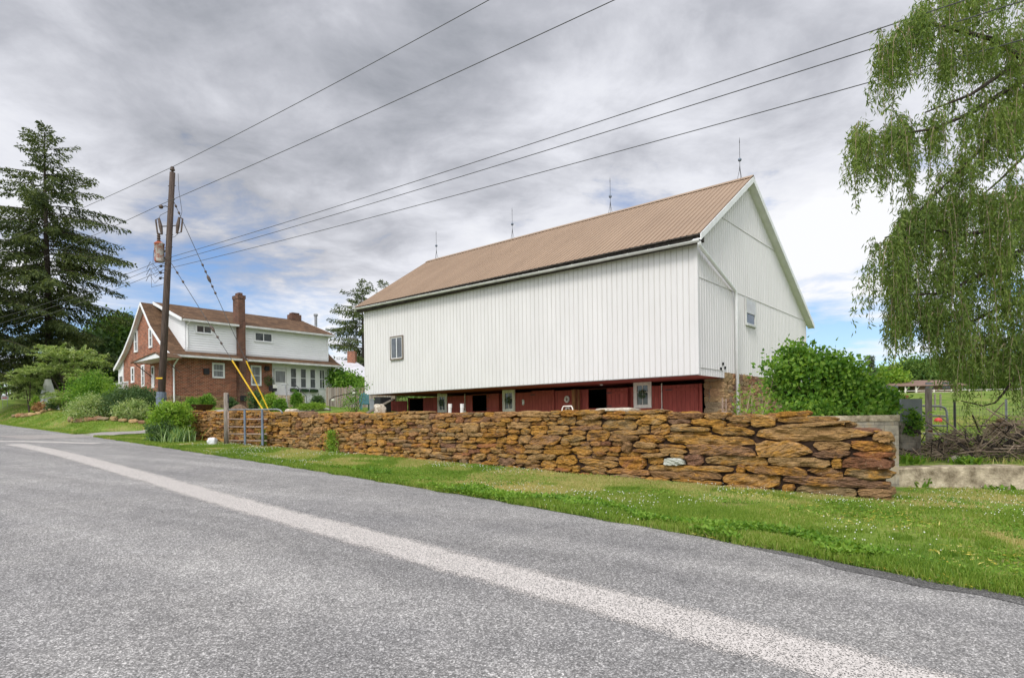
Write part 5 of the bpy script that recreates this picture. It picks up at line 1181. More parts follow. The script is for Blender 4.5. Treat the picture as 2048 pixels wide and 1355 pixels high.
b.build('jumper_wires', MT['wire'], pole)
b = MB()
for py in (532, 545, 556): p = on_pole(py)+np.array([-.3, -.02, 0]); b.lathe(p-np.array([0, 0, .06]), [(.02, 0), (.06, .03), (.06, .09), (.02, .12)], 8); b.tube([p, on_pole(py)], .02, 5)
b.build('secondary_rack', MT['dark_metal'], pole)
b = MB(); g0, g1 = on_pole(783), on_pole(812); b.tube([g1, g0], .20, 12); b.tube([g1*.45+g0*.55, g1*.35+g0*.65], .225, 12); b.build('pole_guard', MT['bluegrey'], pole)
b = MB(); p = on_pole(756); b.box((p[:2], np.array([1., 0]), np.array([0, -1.])), -.19, .1, .15, .17, p[2]-.03, p[2]+.03); b.build('pole_tag', MT['yellow'], pole)
b = MB()
for py in (372, 400, 470, 495): p = on_pole(py); b.tube([p-np.array([.17, 0, 0]), p+np.array([.17, 0, .02])], .018, 5)
b.build('through_bolt', MT['dark_metal'], pole)

def power_line(label, a, through, left_end, r=.012, sag=.0, sagl=.5):
    """a on the pole; through = measured point on the near span; runs on past it"""
    a = np.array(a, float); e = a+(np.array(through)-a)*1.9; t = np.linspace(0, 1, 40)[:, None]
    near = a+(e-a)*t; near[:, 2] -= (4*sag*t*(1-t))[:, 0]
    l = np.array(left_end, float); le = a+(l-a)*7.; tl = np.linspace(1, 0, 30)[:, None]; fr = a+(le-a)*tl; fr[:, 2] -= (4*sagl*tl*(1-tl))[:, 0]
    b = MB(); b.tube(np.vstack([fr[:-1], near]), r, 5); o = b.build('power_line', MT['wire'], None, tuple(a)); things(o, label, 'power line', 'power lines on the utility pole')
def thru(px, py, z):           # point on the pixel's line of sight at height z
    u, v = ray(px, py); k = (EYE-z)/v; return np.array([u*k, k, z])
zt1 = pt[2]+.25
power_line('topmost power line, running over the tip of the utility pole', pt+np.array([0, 0, .25]), thru(945, 0, zt1+.1), at(190, 397, PD+3.4), .0115, .25, .4)
power_line('second highest wire, carried on a bracket near the pole top', e1+np.array([0, 0, .1]), thru(1183, 0, e1[2]+.1), at(205, 455, PD+3.4), .0115, .25, .4)
for lab, py, tx_, ty_, lx, ly in (('upper of the three lower service wires leaving the pole', 519, 1812, 0, 215, 553), ('middle one of the three lower service wires', 528, 1800, 41, 215, 563), ('lowest of the service wires, passing just above the barn roof', 540, 1752, 125, 218, 574)):
    p = on_pole(py)+np.array([0, -.18, 0]); power_line(lab, p, thru(tx_, ty_, p[2]-.1), at(lx, ly, PD+3.2), .010, .35, .5)
def guy(label, p0, pa, pb_, gnd, ins):
    o = root('guy_wire', gnd, label, 'guy wire', 0, 'guy wires of the utility pole'); b = MB(); b.tube([p0, pa, gnd], .014, 5); b.build('cable', MT['wire'], o)
    b = MB(); b.tube([pa, pb_], .034, 8); b.build('guard', MT['yellow'], o)
    for f, r_, l in ins:
        p = p0+(pa-p0)*f; q = p+(pa-p0)/np.linalg.norm(pa-p0)*l; b = MB(); b.tube([p, p*.7+q*.3, p*.3+q*.7, q], np.array([r_*.4, r_, r_, r_*.4]), 7); b.build('strain_insulator', MT['ceramic_brown'], o)
gB = at(533, 818, 27.); gB[2] = Hs(gB[0], gB[1]); pB = on_pole(516)
dB = gB-pB; tB = lambda px: None
def along(p0, g, px):          # parameter where the straight cable passes the image column
    f = np.linspace(0, 1, 2000)[:, None]; q = p0+(g-p0)*f; a_ = q[:, 0]/q[:, 1]; u0 = np.array([ray(px, 700)[0]]); return q[np.argmin(abs(a_-u0))]
guy('guy cable with the lower yellow guard, running down to the left of the chimney', pB, along(pB, gB, 464), gB, gB, ((.13, .05, .14), (.22, .05, .14), (.57, .04, .15), (.66, .07, .36), (.76, .05, .15), (.82, .05, .15)))
gA = at(542, 828, 29.); gA[2] = Hs(gA[0], gA[1]); pA = on_pole(392)
guy('guy cable with the upper yellow guard, crossing behind the brick chimney edge', pA, along(pA, gA, 492), gA, gA, ((.05, .05, .14), (.09, .05, .14), (.40, .05, .14), (.44, .05, .14), (.47, .07, .36), (.53, .05, .14), (.57, .05, .14)))

# ================================================================== SMALL THINGS
# gate leaning on the wall
a0, _ = hit(453, 850, W0-ND*.35, SD); gp0 = wxy(a0, -.35); zg = float(front(a0, 0))
gt, gb_ = at(449, 785, gp0[1])[2], zg
po = root('gate_post', (gp0[0], gp0[1], zg), 'weathered round wooden post standing beside the metal gate', 'post')
b = MB(); b.tube([(gp0[0], gp0[1], zg-.2), (gp0[0], gp0[1], gt)], np.array([.10, .085]), 10); b.build('post', MT['wood'], po, smooth=True)
b = MB(); b.box((np.array(gp0), np.array([1., 0]), np.array([0, -1.])), .07, .10, -.04, .04, gt-.38, gt-.06); b.build('hinge_plate', MT['dark_metal'], po)
ga = root('metal_gate', (gp0[0], gp0[1], zg), 'rusty tubular farm gate with blue grey uprights in front of the stone wall', 'gate')
AG = np.array([SD[0], SD[1]])
def gpt(px, py, n=-.32):
    a, z = hit(px, py, W0+ND*n, SD); x, y = wxy(a, n); return np.array([x, y, z])
b = MB(); b.tube([gpt(456, 819), gpt(555, 818), gpt(561, 820), gpt(565, 826)], .028, 8); b.build('top_rail', MT['grey_metal'], ga, smooth=True)
for py in (837.5, 853, 867, 880.5): b = MB(); b.tube([gpt(455, py), gpt(534, py+.5)], .024, 8); b.build('rail', MT['steel_gate'], ga, smooth=True)
for px in (490, 525):
    p, q = gpt(px, 818, -.36), gpt(px, 889, -.36); b = MB(); b.box((p[:2], AG, -ND), -.055, .055, 0, .03, zg, p[2]); b.build('upright', MT['bluegrey'], ga)
p = gpt(457, 850); b = MB(); b.tube([p*np.array([1, 1, 0])+np.array([0, 0, zg]), p*np.array([1, 1, 0])+np.array([0, 0, gpt(456, 819)[2]])], .03, 8); b.build('hinge_stile', MT['steel_gate'], ga, smooth=True)
# wreaths and barn decorations
def wreath(label, c, R, t, nrm, mat, seed, hang='wreath', cat='wreath', group=None):
    r = np.random.default_rng(seed); nrm = norm(np.array([nrm])[0][None])[0]; e1_ = np.array([-nrm[1], nrm[0], 0]); e2_ = np.array([0, 0, 1.])
    m = 420; th = r.random(m)*6.283; p = np.array(c)+(e1_[None]*np.cos(th)[:, None]+e2_[None]*np.sin(th)[:, None])*(R+r.normal(size=m)[:, None]*t*.4)+nrm[None]*(np.abs(r.normal(size=m))*t*.5)[:, None]
    o = leaf_obj(hang, [leaves(p, r.normal(size=(m, 3)), R*.34, R*.19, r)], MT[mat], None, tuple(c)); things(o, label, cat, group)
for i, ((am, zm), lab) in enumerate(zip(wc, ('green wreath on the white stable window nearest the stone pier', 'green wreath on the middle white stable window', 'green wreath on the white stable window farthest left'))):
    wreath(lab, BL(am, FB-.08, zm+.02), .13, .10, -np.array([*BY, 0]), 'dark_bush', 120+i, group='wreaths on the stable windows')
a_, z_ = hs(535, 762); wreath('round green wreath beside the porch door of the brick house', HL(.12, a_, z_), .26, .2, np.array([*BX, 0]), 'dark_bush', 125)
def ring(name, label, px, py, R, open_top, mat):
    a, z = rh(px, py); b = MB(); th = np.linspace(.5 if open_top else 0, 2*math.pi-(.5 if open_top else 0), 15)+math.pi/2
    for t_ in th: c_ = BL(a+R*.8*math.cos(t_), FB-.05, z+R*math.sin(t_)); b.lathe(c_-np.array([0, 0, .045]), [(.01, 0), (.05, .02), (.055, .06), (.02, .09)], 7)
    o = b.build(name, MT[mat], None, tuple(BL(a, FB-.05, z))); things(o, label, 'decoration')
ring('shell_ring', 'ring of pale shells hung on the red wall left of the orange post', 1135, 798, .12, False, 'white_paint')
ring('horseshoe_decoration', 'pale horseshoe shape hung below the shell ring on the red wall', 1137, 820, .13, True, 'white_paint')
a, z = rh(1047, 804); b = MB(); b.box(rf, a-.06, a+.06, .0, .03, z-.11, z+.11); b.lathe(BL(a, FB-.02, z+.09), [(.06, -.03), (.055, .03), (.01, .06)], 10); b.lathe(BL(a, FB-.02, z-.09), [(.01, -.06), (.055, -.03), (.06, .03)], 10)
things(b.build('thermometer', MT['porcelain'], None, tuple(BL(a, FB-.02, z))), 'white oval thermometer plate on the red stable wall', 'thermometer')
# white hoop and pvc posts behind the wall
c = on_wall(1135, .5); b = MB(); th = np.linspace(0, math.pi, 12); b.tube([(c[0]-.17*math.cos(t)*.8, c[1]+.17*math.cos(t)*.6, c[2]-.12+.27*min(1, 1.5*math.sin(t))) for t in th], .016, 7); things(b.build('wire_hoop', MT['white_paint'], None, c), 'bent white tube hoop behind the wall below the shells', 'hoop')
for px, lab in ((899, 'left white pipe stub sticking up behind the wall by the white stable window'), (923, 'right white pipe stub sticking up behind the wall near the conduit')):
    c = on_wall(px, .85); zt_ = at(px, 807, c[1])[2]; b = MB(); zb_0 = Hs(c[0], c[1]); b.tube([(c[0], c[1], zb_0), (c[0]+.02, c[1], zt_)], .05, 10); b.tube([(c[0]+.02, c[1], zt_-.12), (c[0]+.02, c[1], zt_)], .057, 10); things(b.build('white_pipe', MT['porcelain'], None, (c[0], c[1], zb_0)), lab, 'pipe', 'white pipe stubs behind the wall')
c = on_wall(1445, .75); b = MB(); p1 = at(1445, 795, c[1]); zb_0 = Hs(p1[0], p1[1])
b.tube([(p1[0], p1[1], zb_0), p1], .018, 5); p2 = at(1452, 797, c[1]); b.tube([(p2[0], p2[1], zb_0), p2], .016, 5); b.tube([at(1402, 832, c[1]), at(1440, 825, c[1]), at(1452, 824, c[1])], .018, 6); b.tube([at(1452, 824, c[1]), at(1452, 832, c[1])], .018, 6); b.tube([at(1443, 823, c[1]), at(1454, 823, c[1])], .012, 5)
things(b.build('rusty_stand', MT['steel_gate'], None, (p1[0], p1[1], zb_0)), 'thin rusty metal stand behind the wall by the stone pier', 'stand')
# under the left end of the barn
d = 30.5; p, q = at(722, 828, 29.0), at(786, 798, 33.5); b = MB(); b.tube([p-np.array([0, 0, .1]), q], .07, 4); things(b.build('sloping_beam', MT['wood'], None, tuple(p)), 'grey beam sloping up under the left corner of the barn', 'beam')
c = gz(757, 33.2); fr = (c[:2], BX, -BY); bn = root('storage_bin', c, 'grey bin with a dark side under the left corner of the barn', 'bin', RZ)
b = MB(); b.box(fr, -.38, .05, -.3, .3, c[2]-.3, c[2]+.62); b.box(fr, -.40, .06, -.32, .32, c[2]+.62, c[2]+.68); b.build('body', MT['panel_grey'], bn); b = MB(); b.box(fr, .07, .62, -.35, .35, c[2]-.3, c[2]+.75); b.build('dark_box', MT['black_plastic'], bn)
c = gz(730, 33.8); o = root('garden_chair', c, 'small teal garden chair in front of the plank fence', 'chair', RZ); fr = (c[:2], np.array([.9, .43]), np.array([.43, -.9]))
b = MB(); b.box(fr, -.26, .26, -.2, .25, c[2]+.3, c[2]+.34); b.build('seat', MT['teal'], o)
b = MB()
for k in range(5): b.box(fr, -.26+.108*k, -.26+.108*k+.09, -.26, -.22, c[2]+.3, c[2]+.85+.06*(2-abs(k-2)))
b.build('backrest', MT['teal'], o)
for x_, n_ in ((-.25, .2), (.2, .2), (-.25, -.22), (.2, -.22)): b = MB(); b.box(fr, x_, x_+.05, n_, n_+.05, c[2]-.05, c[2]+.299); b.build('leg', MT['teal'], o)
# plank fence
A, B = at(652, 800, 43.5)[:2], at(790, 800, 38.5)[:2]; L_ = np.linalg.norm(B-A); e = (B-A)/L_; n_ = np.array([e[1], -e[0]]); za = at(655, 774.5, 43.3)[2]; zb_1 = at(760, 776, 39.6)[2]
c = (A[0], A[1], Hs(*A)); o = root('plank_fence', c, 'weathered grey upright plank fence between the house and the barn', 'fence'); b = MB(); r = np.random.default_rng(9); x = 0
while x < L_:
    w = r.uniform(.11, .16); zz = za+(zb_1-za)*x/L_+r.normal()*.03; px_, py_ = A+e*x; b.box((A, e, n_), x, x+w-.012, r.normal()*.006, .022+r.normal()*.004, Hs(px_, py_)-.1, zz, int(r.random()*3)); x += w
w3 = [MT['wood'], simple('fence_plank_tan', (.36, .29, .22), (.2, .155, .12), 6, .9, .15, stretch=(3, 3, .3)), simple('fence_plank_pale', (.40, .36, .31), (.25, .22, .19), 6, .9, .15, stretch=(3, 3, .3))]
b.build('planks', w3, o); b = MB(); b.box((A, e, n_), 0, L_, -.06, -.02, za-.45, za-.36); b.box((A, e, n_), 0, L_, -.06, -.02, za-1.3, za-1.21)
b.build('rail', MT['wood'], o)
for f in (.02, .36, .7, .98): b = MB(); b.box((A, e, n_), L_*f-.06, L_*f+.06, -.2, -.07, c[2]-.6, za+.05); b.build('post', MT['wood'], o)
# shed with pale roof
sd = 66; sc = at(690, 760, sd); sg = Hs(sc[0], sc[1]); so = root('shed', (sc[0], sc[1], sg), 'dark shed with a pale metal roof and a brick chimney behind the plank fence', 'shed')
r0, r1 = at(646, 716, sd+2), at(711, 722, sd+2); e0, e1_ = at(705, 752, sd-3.2), at(762, 755, sd-3.2); e0 = e1_+(r0-r1)
b = MB(); b.prism([r0, r1, e1_, e0], (0, 0, -.08)); bk = np.array([r0[0]*2-e0[0], r0[1]*2-e0[1], e0[2]]); bk1 = np.array([r1[0]*2-e1_[0], r1[1]*2-e1_[1], e1_[2]]); b.prism([r1, r0, bk, bk1], (0, 0, -.08)); b.build('roof', MT['shed_roof'], so)
b = MB(); iw = lambda p, f=.12: np.array(p)*(1-f)+np.array((r0+r1)/2)*f
pp = [iw(e0), iw(e1_), iw(bk1), iw(bk)]
for i in range(4): P_, Q_ = pp[i], pp[(i+1) % 4]; b.add([(P_[0], P_[1], sg-.5), (Q_[0], Q_[1], sg-.5), (Q_[0], Q_[1], e0[2]-.05), (P_[0], P_[1], e0[2]-.05)], [(0, 1, 2, 3)])
rr1 = iw(r1, .06); b.add([pp[1]*np.array([1, 1, 0])+np.array([0, 0, e0[2]-.05]), pp[2]*np.array([1, 1, 0])+np.array([0, 0, e0[2]-.05]), (rr1[0], rr1[1], r1[2]-.12)], [(0, 1, 2)]); b.build('wall', MT['ranch_wood'], so)
cc = at(704, 717, sd+1.6); b = MB(); b.box((cc[:2], np.array([1., 0]), np.array([0, 1.])), -.42, .42, -.4, .4, cc[2]-1.2, at(0, 709, sd)[2]-.0*0); b.build('chimney', MT['brick'], so)
b = MB(); z_ = at(704, 709, sd)[2]; b.lathe((cc[0], cc[1], z_), [(.13, 0), (.13, .5), (.18, .51), (.18, .6)], 8); b.build('chimney_pot', MT['grey_metal'], so)
# fire bowl, dirt heap, rake
c = gz(405, 28); c[2] = at(405, 820, 28)[2]; b = MB(); b.lathe(c, [(.28, -.0), (.36, .02), (.47, .24), (.50, .25), (.45, .22), (.3, .1), (.02, .08)], 20); b.lathe(c+np.array([0, 0, -.35]), [(.2, 0), (.16, .35)], 8); things(b.build('fire_bowl', MT['rust'], None, tuple(c-np.array([0, 0, .35])), smooth=True), 'rusty iron fire bowl on the lawn behind the wall', 'fire bowl')
c = gz(478, 29.5); r = np.random.default_rng(4); k = 26; U, T = np.meshgrid(np.linspace(0, 2*math.pi, 28, endpoint=False), np.linspace(0, 1, 10)); hh = at(478, 805, 29.5)[2]-c[2]
X_ = c[0]+np.cos(U)*T*.95; Y_ = c[1]+np.sin(U)*T*.7; Z_ = c[2]-.06+hh*(1-T**1.5)+vnoise(np.stack([X_*6, Y_*6, T*0], -1).reshape(-1, 3)).reshape(X_.shape)*.06*T
v = np.stack([X_, Y_, Z_], -1).reshape(-1, 3)-c; f = [(i*28+j, i*28+(j+1) % 28, (i+1)*28+(j+1) % 28, (i+1)*28+j) for i in range(9) for j in range(28)]
me = bpy.data.meshes.new('mulch_heap'); me.from_pydata(v.tolist(), [], f); me.materials.append(MT['mulch']); me.polygons.foreach_set('use_smooth', [True]*len(f)); things(link('mulch_heap', me, None, tuple(c)), 'low brown heap of mulch behind the gate', 'heap')
p, q = at(570, 769, 35), at(577, 818, 34.6); q[2] = Hs(q[0], q[1]); o = root('garden_stake', q, 'thin leaning grey T shaped stake in the flower bed by the porch', 'stake'); b = MB(); b.tube([p, q], .02, 6); b.build('shaft', MT['grey_metal'], o); b = MB(); b.tube([p+np.array([-.2, 0, 0]), p+np.array([.2, 0, .02])], .022, 6); b.build('crossbar', MT['grey_metal'], o)
# flower bed edging at the left lawn
def bed(name, label, pts, d, seed):
    r = np.random.default_rng(seed); P = [gz(px, d_) for px, d_ in pts]; st_ = []; V, Fc, R = [], [], []; nv = 0
    for a, b_ in zip(P[:-1], P[1:]):
        n = max(int(np.linalg.norm(b_-a)/.5), 1)
        for i in range(n):
            c = a+(b_-a)*(i+.5)/n+r.normal(size=3)*np.array([.05, .05, 0]); c[2] = Hs(c[0], c[1])+.09; cv, cf_ = cube(5, 3, 3); p = cv/((np.abs(cv)**4).sum(1)**.25)[:, None]*np.clip((np.abs(cv)**4).sum(1)**.25, 0, 1)[:, None]
            p = p*(1+.25*vnoise(p*2+r.uniform(0, 99))[:, None])*np.array([r.uniform(.22, .38), .13, r.uniform(.09, .16)]); t = math.atan2(*(b_-a)[1::-1]); ca, sa = math.cos(t), math.sin(t); p = np.stack([p[:, 0]*ca-p[:, 1]*sa, p[:, 0]*sa+p[:, 1]*ca, p[:, 2]], 1)
            V.append(c+p); Fc.append(cf_+nv); nv += len(cv); R.append(np.full(len(cv), r.random()))
    c0 = P[0]; v = np.vstack(V)-c0; f = np.vstack(Fc); me = mesh_np(name, v, f.ravel(), np.arange(len(f))*4, [MT['barn_stone']], None, True, np.concatenate(R)); things(link(name, me, None, tuple(c0)), label, 'edging')
bed('stone_edging', 'flat stone edging along the front of the roadside shrub bed', [(138, 37), (150, 35.6), (200, 34.3), (255, 33.8), (292, 33.6)], 0, 71)
bed('stone_edging', 'stone edging of the far flower bed below the white panel', [(28, 45.5), (50, 43.6), (80, 42.3), (110, 43.5)], 0, 72)
# white boat-like panel
c = gz(97, 46.5); zt_ = at(95, 758, 46.5)[2]; o = root('white_hull', c, 'tall curved white panel standing among the pale shrubs', 'panel', RZ); b = MB(); hh = zt_-c[2]
for i in range(8):
    f0, f1 = i/8, (i+1)/8; wd = lambda f: .40*(1-.55*f**2.5)+.35*(1-f)**1.5
    z0, z1 = c[2]+hh*f0, c[2]+hh*f1
    ring_ = lambda f, z: [(c[0]+wd(f)*math.cos(t)*1.15, c[1]-.5*math.sin(t)*(1-.6*f), z) for t in np.linspace(0, math.pi, 9)]
    b.add(ring_(f0, z0)+ring_(f1, z1), [(k, k+1, 9+k+1, 9+k) for k in range(8)])
b.quad(ring_(1, zt_)); b.build('shell', MT['white_trim'], o, smooth=True)
b = MB()
for f in (.12, .25, .38): b.tube([(x*1.0, y-.012, z) for x, y, z in ring_(f, c[2]+hh*f)], .012, 4)
b.tube([(c[0]+.05, c[1]-.56*(1-.6*f), c[2]+hh*f) for f in (0, .4, .8)], .012, 4); b.build('seam', MT['grey_metal'], o)
# yard sign with red lettering
c = gz(10, 50); zc = at(11, 795, 50)[2]; o = root('yard_sign', c, 'small white sign with red lettering on stakes at the left edge', 'sign'); fr = (c[:2], np.array([1., 0]), np.array([0, -1.])); b = MB(); b.box(fr, -.28, .30, 0, .02, zc-.16, zc+.16); b.build('board', MT['distant_white'], o)
b = MB(); r = np.random.default_rng(6)
for k in range(9): x = -.20+.045*k; b.box(fr, x, x+.03, .021, .026, zc-.05+r.uniform(-.02, .01), zc+.04+r.uniform(-.01, .04))
b.build('lettering', MT['red_ball'], o); b = MB(); b.box(fr, -.2, -.18, -.02, 0, c[2]-.2, zc); b.box(fr, .18, .2, -.02, 0, c[2]-.2, zc); b.build('stake', MT['grey_metal'], o)
# left field fence
A, B = at(-30, 790, 64), at(60, 790, 58); o = root('pasture_fence', (A[0], A[1], Hs(A[0], A[1])), 'dark post and rail fence in front of the bright left field', 'fence')
for i in range(9):
    f = i/8; p = A+(B-A)*f; z = Hs(p[0], p[1]); b = MB(); b.tube([(p[0], p[1], z-.2), (p[0], p[1], z+1.25)], .06, 6); b.build('post', MT['bark'], o)
b = MB()
for h_ in (.5, .85, 1.15): b.tube([(*(A+(B-A)*f)[:2], Hs(*(A+(B-A)*f)[:2])+h_) for f in (0, .25, .5, .75, 1)], .03, 5)
b.build('rail', MT['bark'], o)

# ------------------------------------------------------------------ right-hand yard
X1 = np.array([1., 0.]); Y1 = np.array([0., 1.])
o = root('block_wall', (5.3, 12.35, .3), 'weathered concrete block wall end behind the stone wall', 'block wall')
xe = at(1797, 850, 12.35)[0]; b = MB(); b.box((np.array([0, 12.35]), X1, Y1), 5.1, xe, 0, .2, .0, 1.38); b.box((np.array([xe-.2, 12.55]), X1, Y1), 0, .2, 0, 1.6, .0, 1.38); b.build('blocks', MT['block'], o)
b = MB(); b.box((np.array([0, 12.35]), X1, Y1), 5.1, xe+.02, -.02, .22, 1.38, 1.5); b.box((np.array([xe-.2, 12.57]), X1, Y1), -.02, .22, 0, 1.6, 1.38, 1.495); b.build('cap', MT['concrete'], o)
A = np.array([xe+.0, 12.35]); e = norm(np.array([[1., -.19]]))[0]; n_ = np.array([-e[1], e[0]])
def lwall():
    k = 80; a = np.linspace(0, 9, k); r = np.random.default_rng(2); top = .46+.02*vnoise(np.stack([a*2, a*0, a*0], 1))+.03*vnoise(np.stack([a*.6, a*0+4, a*0], 1))
    rows = [(0, -.3), (0, .1), (0, .3), (0, None), (.03, 'r'), (.5, 'r'), (.52, -.2)]; v = []
    for n0, z in rows:
        for i in range(k):
            zz = top[i]-.03 if z is None else top[i] if z == 'r' else z; nn = n0+.02*float(vnoise(np.array([[a[i]*3, zz*5, n0]]))[0]); p = A+e*a[i]+n_*nn; v.append((p[0], p[1], zz))
    f = [(j*k+i, j*k+i+1, (j+1)*k+i+1, (j+1)*k+i) for j in range(len(rows)-1) for i in range(k-1)]
    b = MB(); b.add(v, f); things(b.build('low_concrete_wall', MT['concrete'], None, (A[0], A[1], 0.)), 'low stained concrete retaining wall right of the stone wall end', 'retaining wall')
lwall()
# pier with grey panel
x0, x1 = at(1803, 850, 14.6)[0], at(1845, 850, 14.6)[0]; fr = (np.array([0, 14.6]), X1, Y1); zt_, zm = at(1820, 797, 14.6)[2], at(1820, 838, 14.6)[2]
o = root('block_pier', (x0, 14.6, .45), 'block pier topped by a flat grey painted panel beside the wooden gate post', 'pier'); b = MB(); b.box(fr, x0+.02, x1-.02, .03, .4, .2, zm); b.build('blocks', MT['block'], o); b = MB(); b.box(fr, x0, x1, 0, .06, zm-.06, zt_); b.box(fr, x1-.03, x1, .06, .5, zm-.06, zt_); b.build('panel', MT['panel_grey'], o)
x0, x1 = at(1768, 780, 16.9)[0], at(1796, 780, 16.9)[0]; zt_ = at(1780, 771, 16.9)[2]; o = root('grey_panel', (x0, 16.9, .5), 'upright grey painted panel standing behind the large green bush', 'panel'); b = MB(); b.box((np.array([0, 16.9]), X1, Y1), x0, x1, 0, .06, .4, zt_); b.build('board', MT['panel_grey'], o); b = MB(); b.box((np.array([0, 16.9]), X1, Y1), x0+.1, x0+.2, .06, .15, .4, zt_-.1); b.build('brace', MT['wood'], o)
c = gz(1812, 18); zt_ = at(1812, 790, 18)[2]; o = root('short_post', c, 'short post with a small brown block on top behind the grey panel', 'post'); b = MB(); b.box((c[:2], X1, Y1), -.03, .03, -.03, .03, c[2]-.2, zt_-.12); b.build('post', MT['wood'], o); b = MB(); b.box((c[:2], X1, Y1), -.05, .05, -.05, .05, zt_-.12, zt_); b.build('block', MT['post_orange'], o)
c = gz(1857, 17.2); zt_ = at(1857, 776, 17.2)[2]; o = root('fence_post', c, 'tall square wooden post at the hinge of the tubular gate', 'post'); b = MB(); b.box((c[:2], X1, Y1), -.06, .06, -.06, .06, c[2]-.2, zt_); b.build('post', MT['wood'], o); b = MB(); b.box((c[:2], X1, Y1), -.065, .065, -.065, -.061, 1.0, 1.06); b.build('strap', MT['rust'], o)
d = 17.4; o = root('tubular_gate', gz(1876, d), 'grey tubular metal gate with a rounded top corner by the wooden post', 'gate'); b = MB(); b.tube([at(1846, 811, d), at(1880, 812, d), at(1889, 815, d), at(1893, 822, d), at(1895, 840, d), at(1894, 893, d)], .03, 8); b.build('frame', MT['grey_metal'], o, smooth=True)
for py in (832, 851.5, 868, 885): b = MB(); b.tube([at(1846, py-1.5, d), at(1894, py, d)], .026, 7); b.build('rail', MT['grey_metal'], o, smooth=True)
d = 18.6; c = gz(1909, d); o = root('wire_fence', c, 'green welded wire mesh fence with steel posts along the right field', 'fence'); b = MB(); x0 = at(1880, 840, d)[0]
for i in range(75): x = x0+i*.1; h_ = Hs(x, d); b.tube([(x, d, h_), (x, d, h_+1.12)], .0032, 3, cap=False)
for j in range(12): b.tube([(x0, d, Hs(x0, d)+.02+j*.1), (x0+7.4, d, Hs(x0+7.4, d)+.02+j*.1)], .0032, 3, cap=False)
b.build('mesh', MT['wire'], o)
for px, m_ in ((1909, 'dark_metal'), (2012, 'grey_metal'), (2080, 'dark_metal')): x = at(px, 800, d)[0]; h_ = Hs(x, d); b = MB(); b.box((np.array([x, d]), X1, Y1), -.03, .03, -.012, .012, h_-.2, h_+1.32); b.box((np.array([x, d]), X1, Y1), -.006, .006, -.04, -.012, h_-.2, h_+1.31); b.build('post', MT[m_], o)
c = gz(1876, 29); c[2] += .13; cv, cf_ = cube(8, 8, 8); p = norm(cv)*np.array([.17, .17, .14]); me = mesh_np('rubber_ball', p, cf_.ravel(), np.arange(len(cf_))*4, [MT['red_ball']], None, True); things(link('rubber_ball', me, None, tuple(c)), 'red rubber ball lying on the field behind the tubular gate', 'ball')
# brush pile
def brush():
    r = np.random.default_rng(33); c = np.array([at(2030, 900, 14.2)[0], 14.4, .45]); b = MB()
    for i in range(900):
        u = r.random()**.6*2.9; th = r.uniform(0, 6.28); x = c[0]+u*math.cos(th); y = c[1]+u*math.sin(th)*.55; hmax = .85*max(0, 1-(u/2.9)**1.6)+.05; hmax *= min(1, max(.22, .22+(x-c[0]+2.4)/2.3))
        z = .45+hmax*r.random()**.6; L = r.uniform(.5, 1.7); a = r.normal()*1.0+(0 if r.random() < .6 else 1.5); s_ = r.normal()*.38; dv = np.array([math.cos(a)*r.choice([-1, 1]), math.sin(a)*.7, s_])*L/2; m = np.array([x, y, z])
        p0, p1 = m-dv, m+dv; p0[2], p1[2] = max(p0[2], .42), max(p1[2], .42); mid = m+r.normal(size=3)*.07*L; q0 = r.choice([.006, .011, .018], p=[.5, .35, .15]); b.tube([p0, mid, p1], np.array([q0, q0, q0*.4]), 3, cap=False, m=int(r.random() < .3))
    b.tube([at(1955, 868, 13.6), at(1957, 878, 13.6), at(1975, 886, 13.7), at(1990, 895, 13.8)], np.array([.02, .035, .045, .05]), 7, 1); b.tube([at(2060, 862, 13.6), at(2035, 872, 13.7), at(2010, 890, 13.8), at(1995, 905, 13.9)], np.array([.06, .06, .05, .03]), 7, 1)
    b.tube([at(1884, 872, 13.4), at(1877, 888, 13.4), at(1876, 900, 13.4), at(1888, 908, 13.4)], np.array([.008, .014, .018, .014]), 6, 1); b.tube([at(1930, 860, 13.6), at(1931, 878, 13.6), at(1940, 884, 13.6)], np.array([.01, .016, .02]), 6, 1)
    b.tube([at(1915, 885, 13.5), at(1935, 900, 13.4), at(1950, 915, 13.2)], np.array([.03, .03, .02]), 6, 1)
    o = b.build('brush_pile', [MT['twig'], MT['bark']], None, tuple(c)); things(o, 'large heap of dry brown branches and twigs above the low concrete wall', 'brush pile')
brush()
p, q = at(1900, 914, 13.0), at(1922, 907, 13.3); p[2] = q[2] = .5; b = MB(); b.tube([p, (p+q)/2+np.array([0, 0, .04]), q], np.array([.05, .08, .05]), 8); things(b.build('pale_log', MT['white_rock'], None, tuple(p), smooth=True), 'short pale split log in front of the brush pile', 'log')
# ranch house, field fence, far sheds
d = 96; x0, x1 = at(1768, 780, d)[0], at(1905, 780, d)[0]; g = Hs((x0+x1)/2, d)-.2; zr = at(1830, 760, d)[2]; ze = at(1830, 772, d)[2]; xm = at(1813, 780, d)[0]
o = root('ranch_house', (x0, d, g), 'long low brown wooden house with an open porch beyond the field', 'house'); fr = (np.array([0, d]), X1, Y1)
b = MB(); b.prism([(x0-.6, d-2.6, ze-.1), (x1+.5, d-2.6, ze-.1), (x1+.5, d+3, zr), (x0-.6, d+3, zr)], (0, 0, .15)); b.prism([(x0-.6, d+3, zr), (x1+.5, d+3, zr), (x1+.5, d+8.6, ze-.1), (x0-.6, d+8.6, ze-.1)], (0, 0, .15)); b.build('roof', MT['ranch_roof'], o)
b = MB(); b.box(fr, xm, x1, -2.0, 7.5, g-1, ze); b.box(fr, x0, xm, 2.0, 7.5, g-1, ze); b.build('wall', MT['ranch_wood'], o)
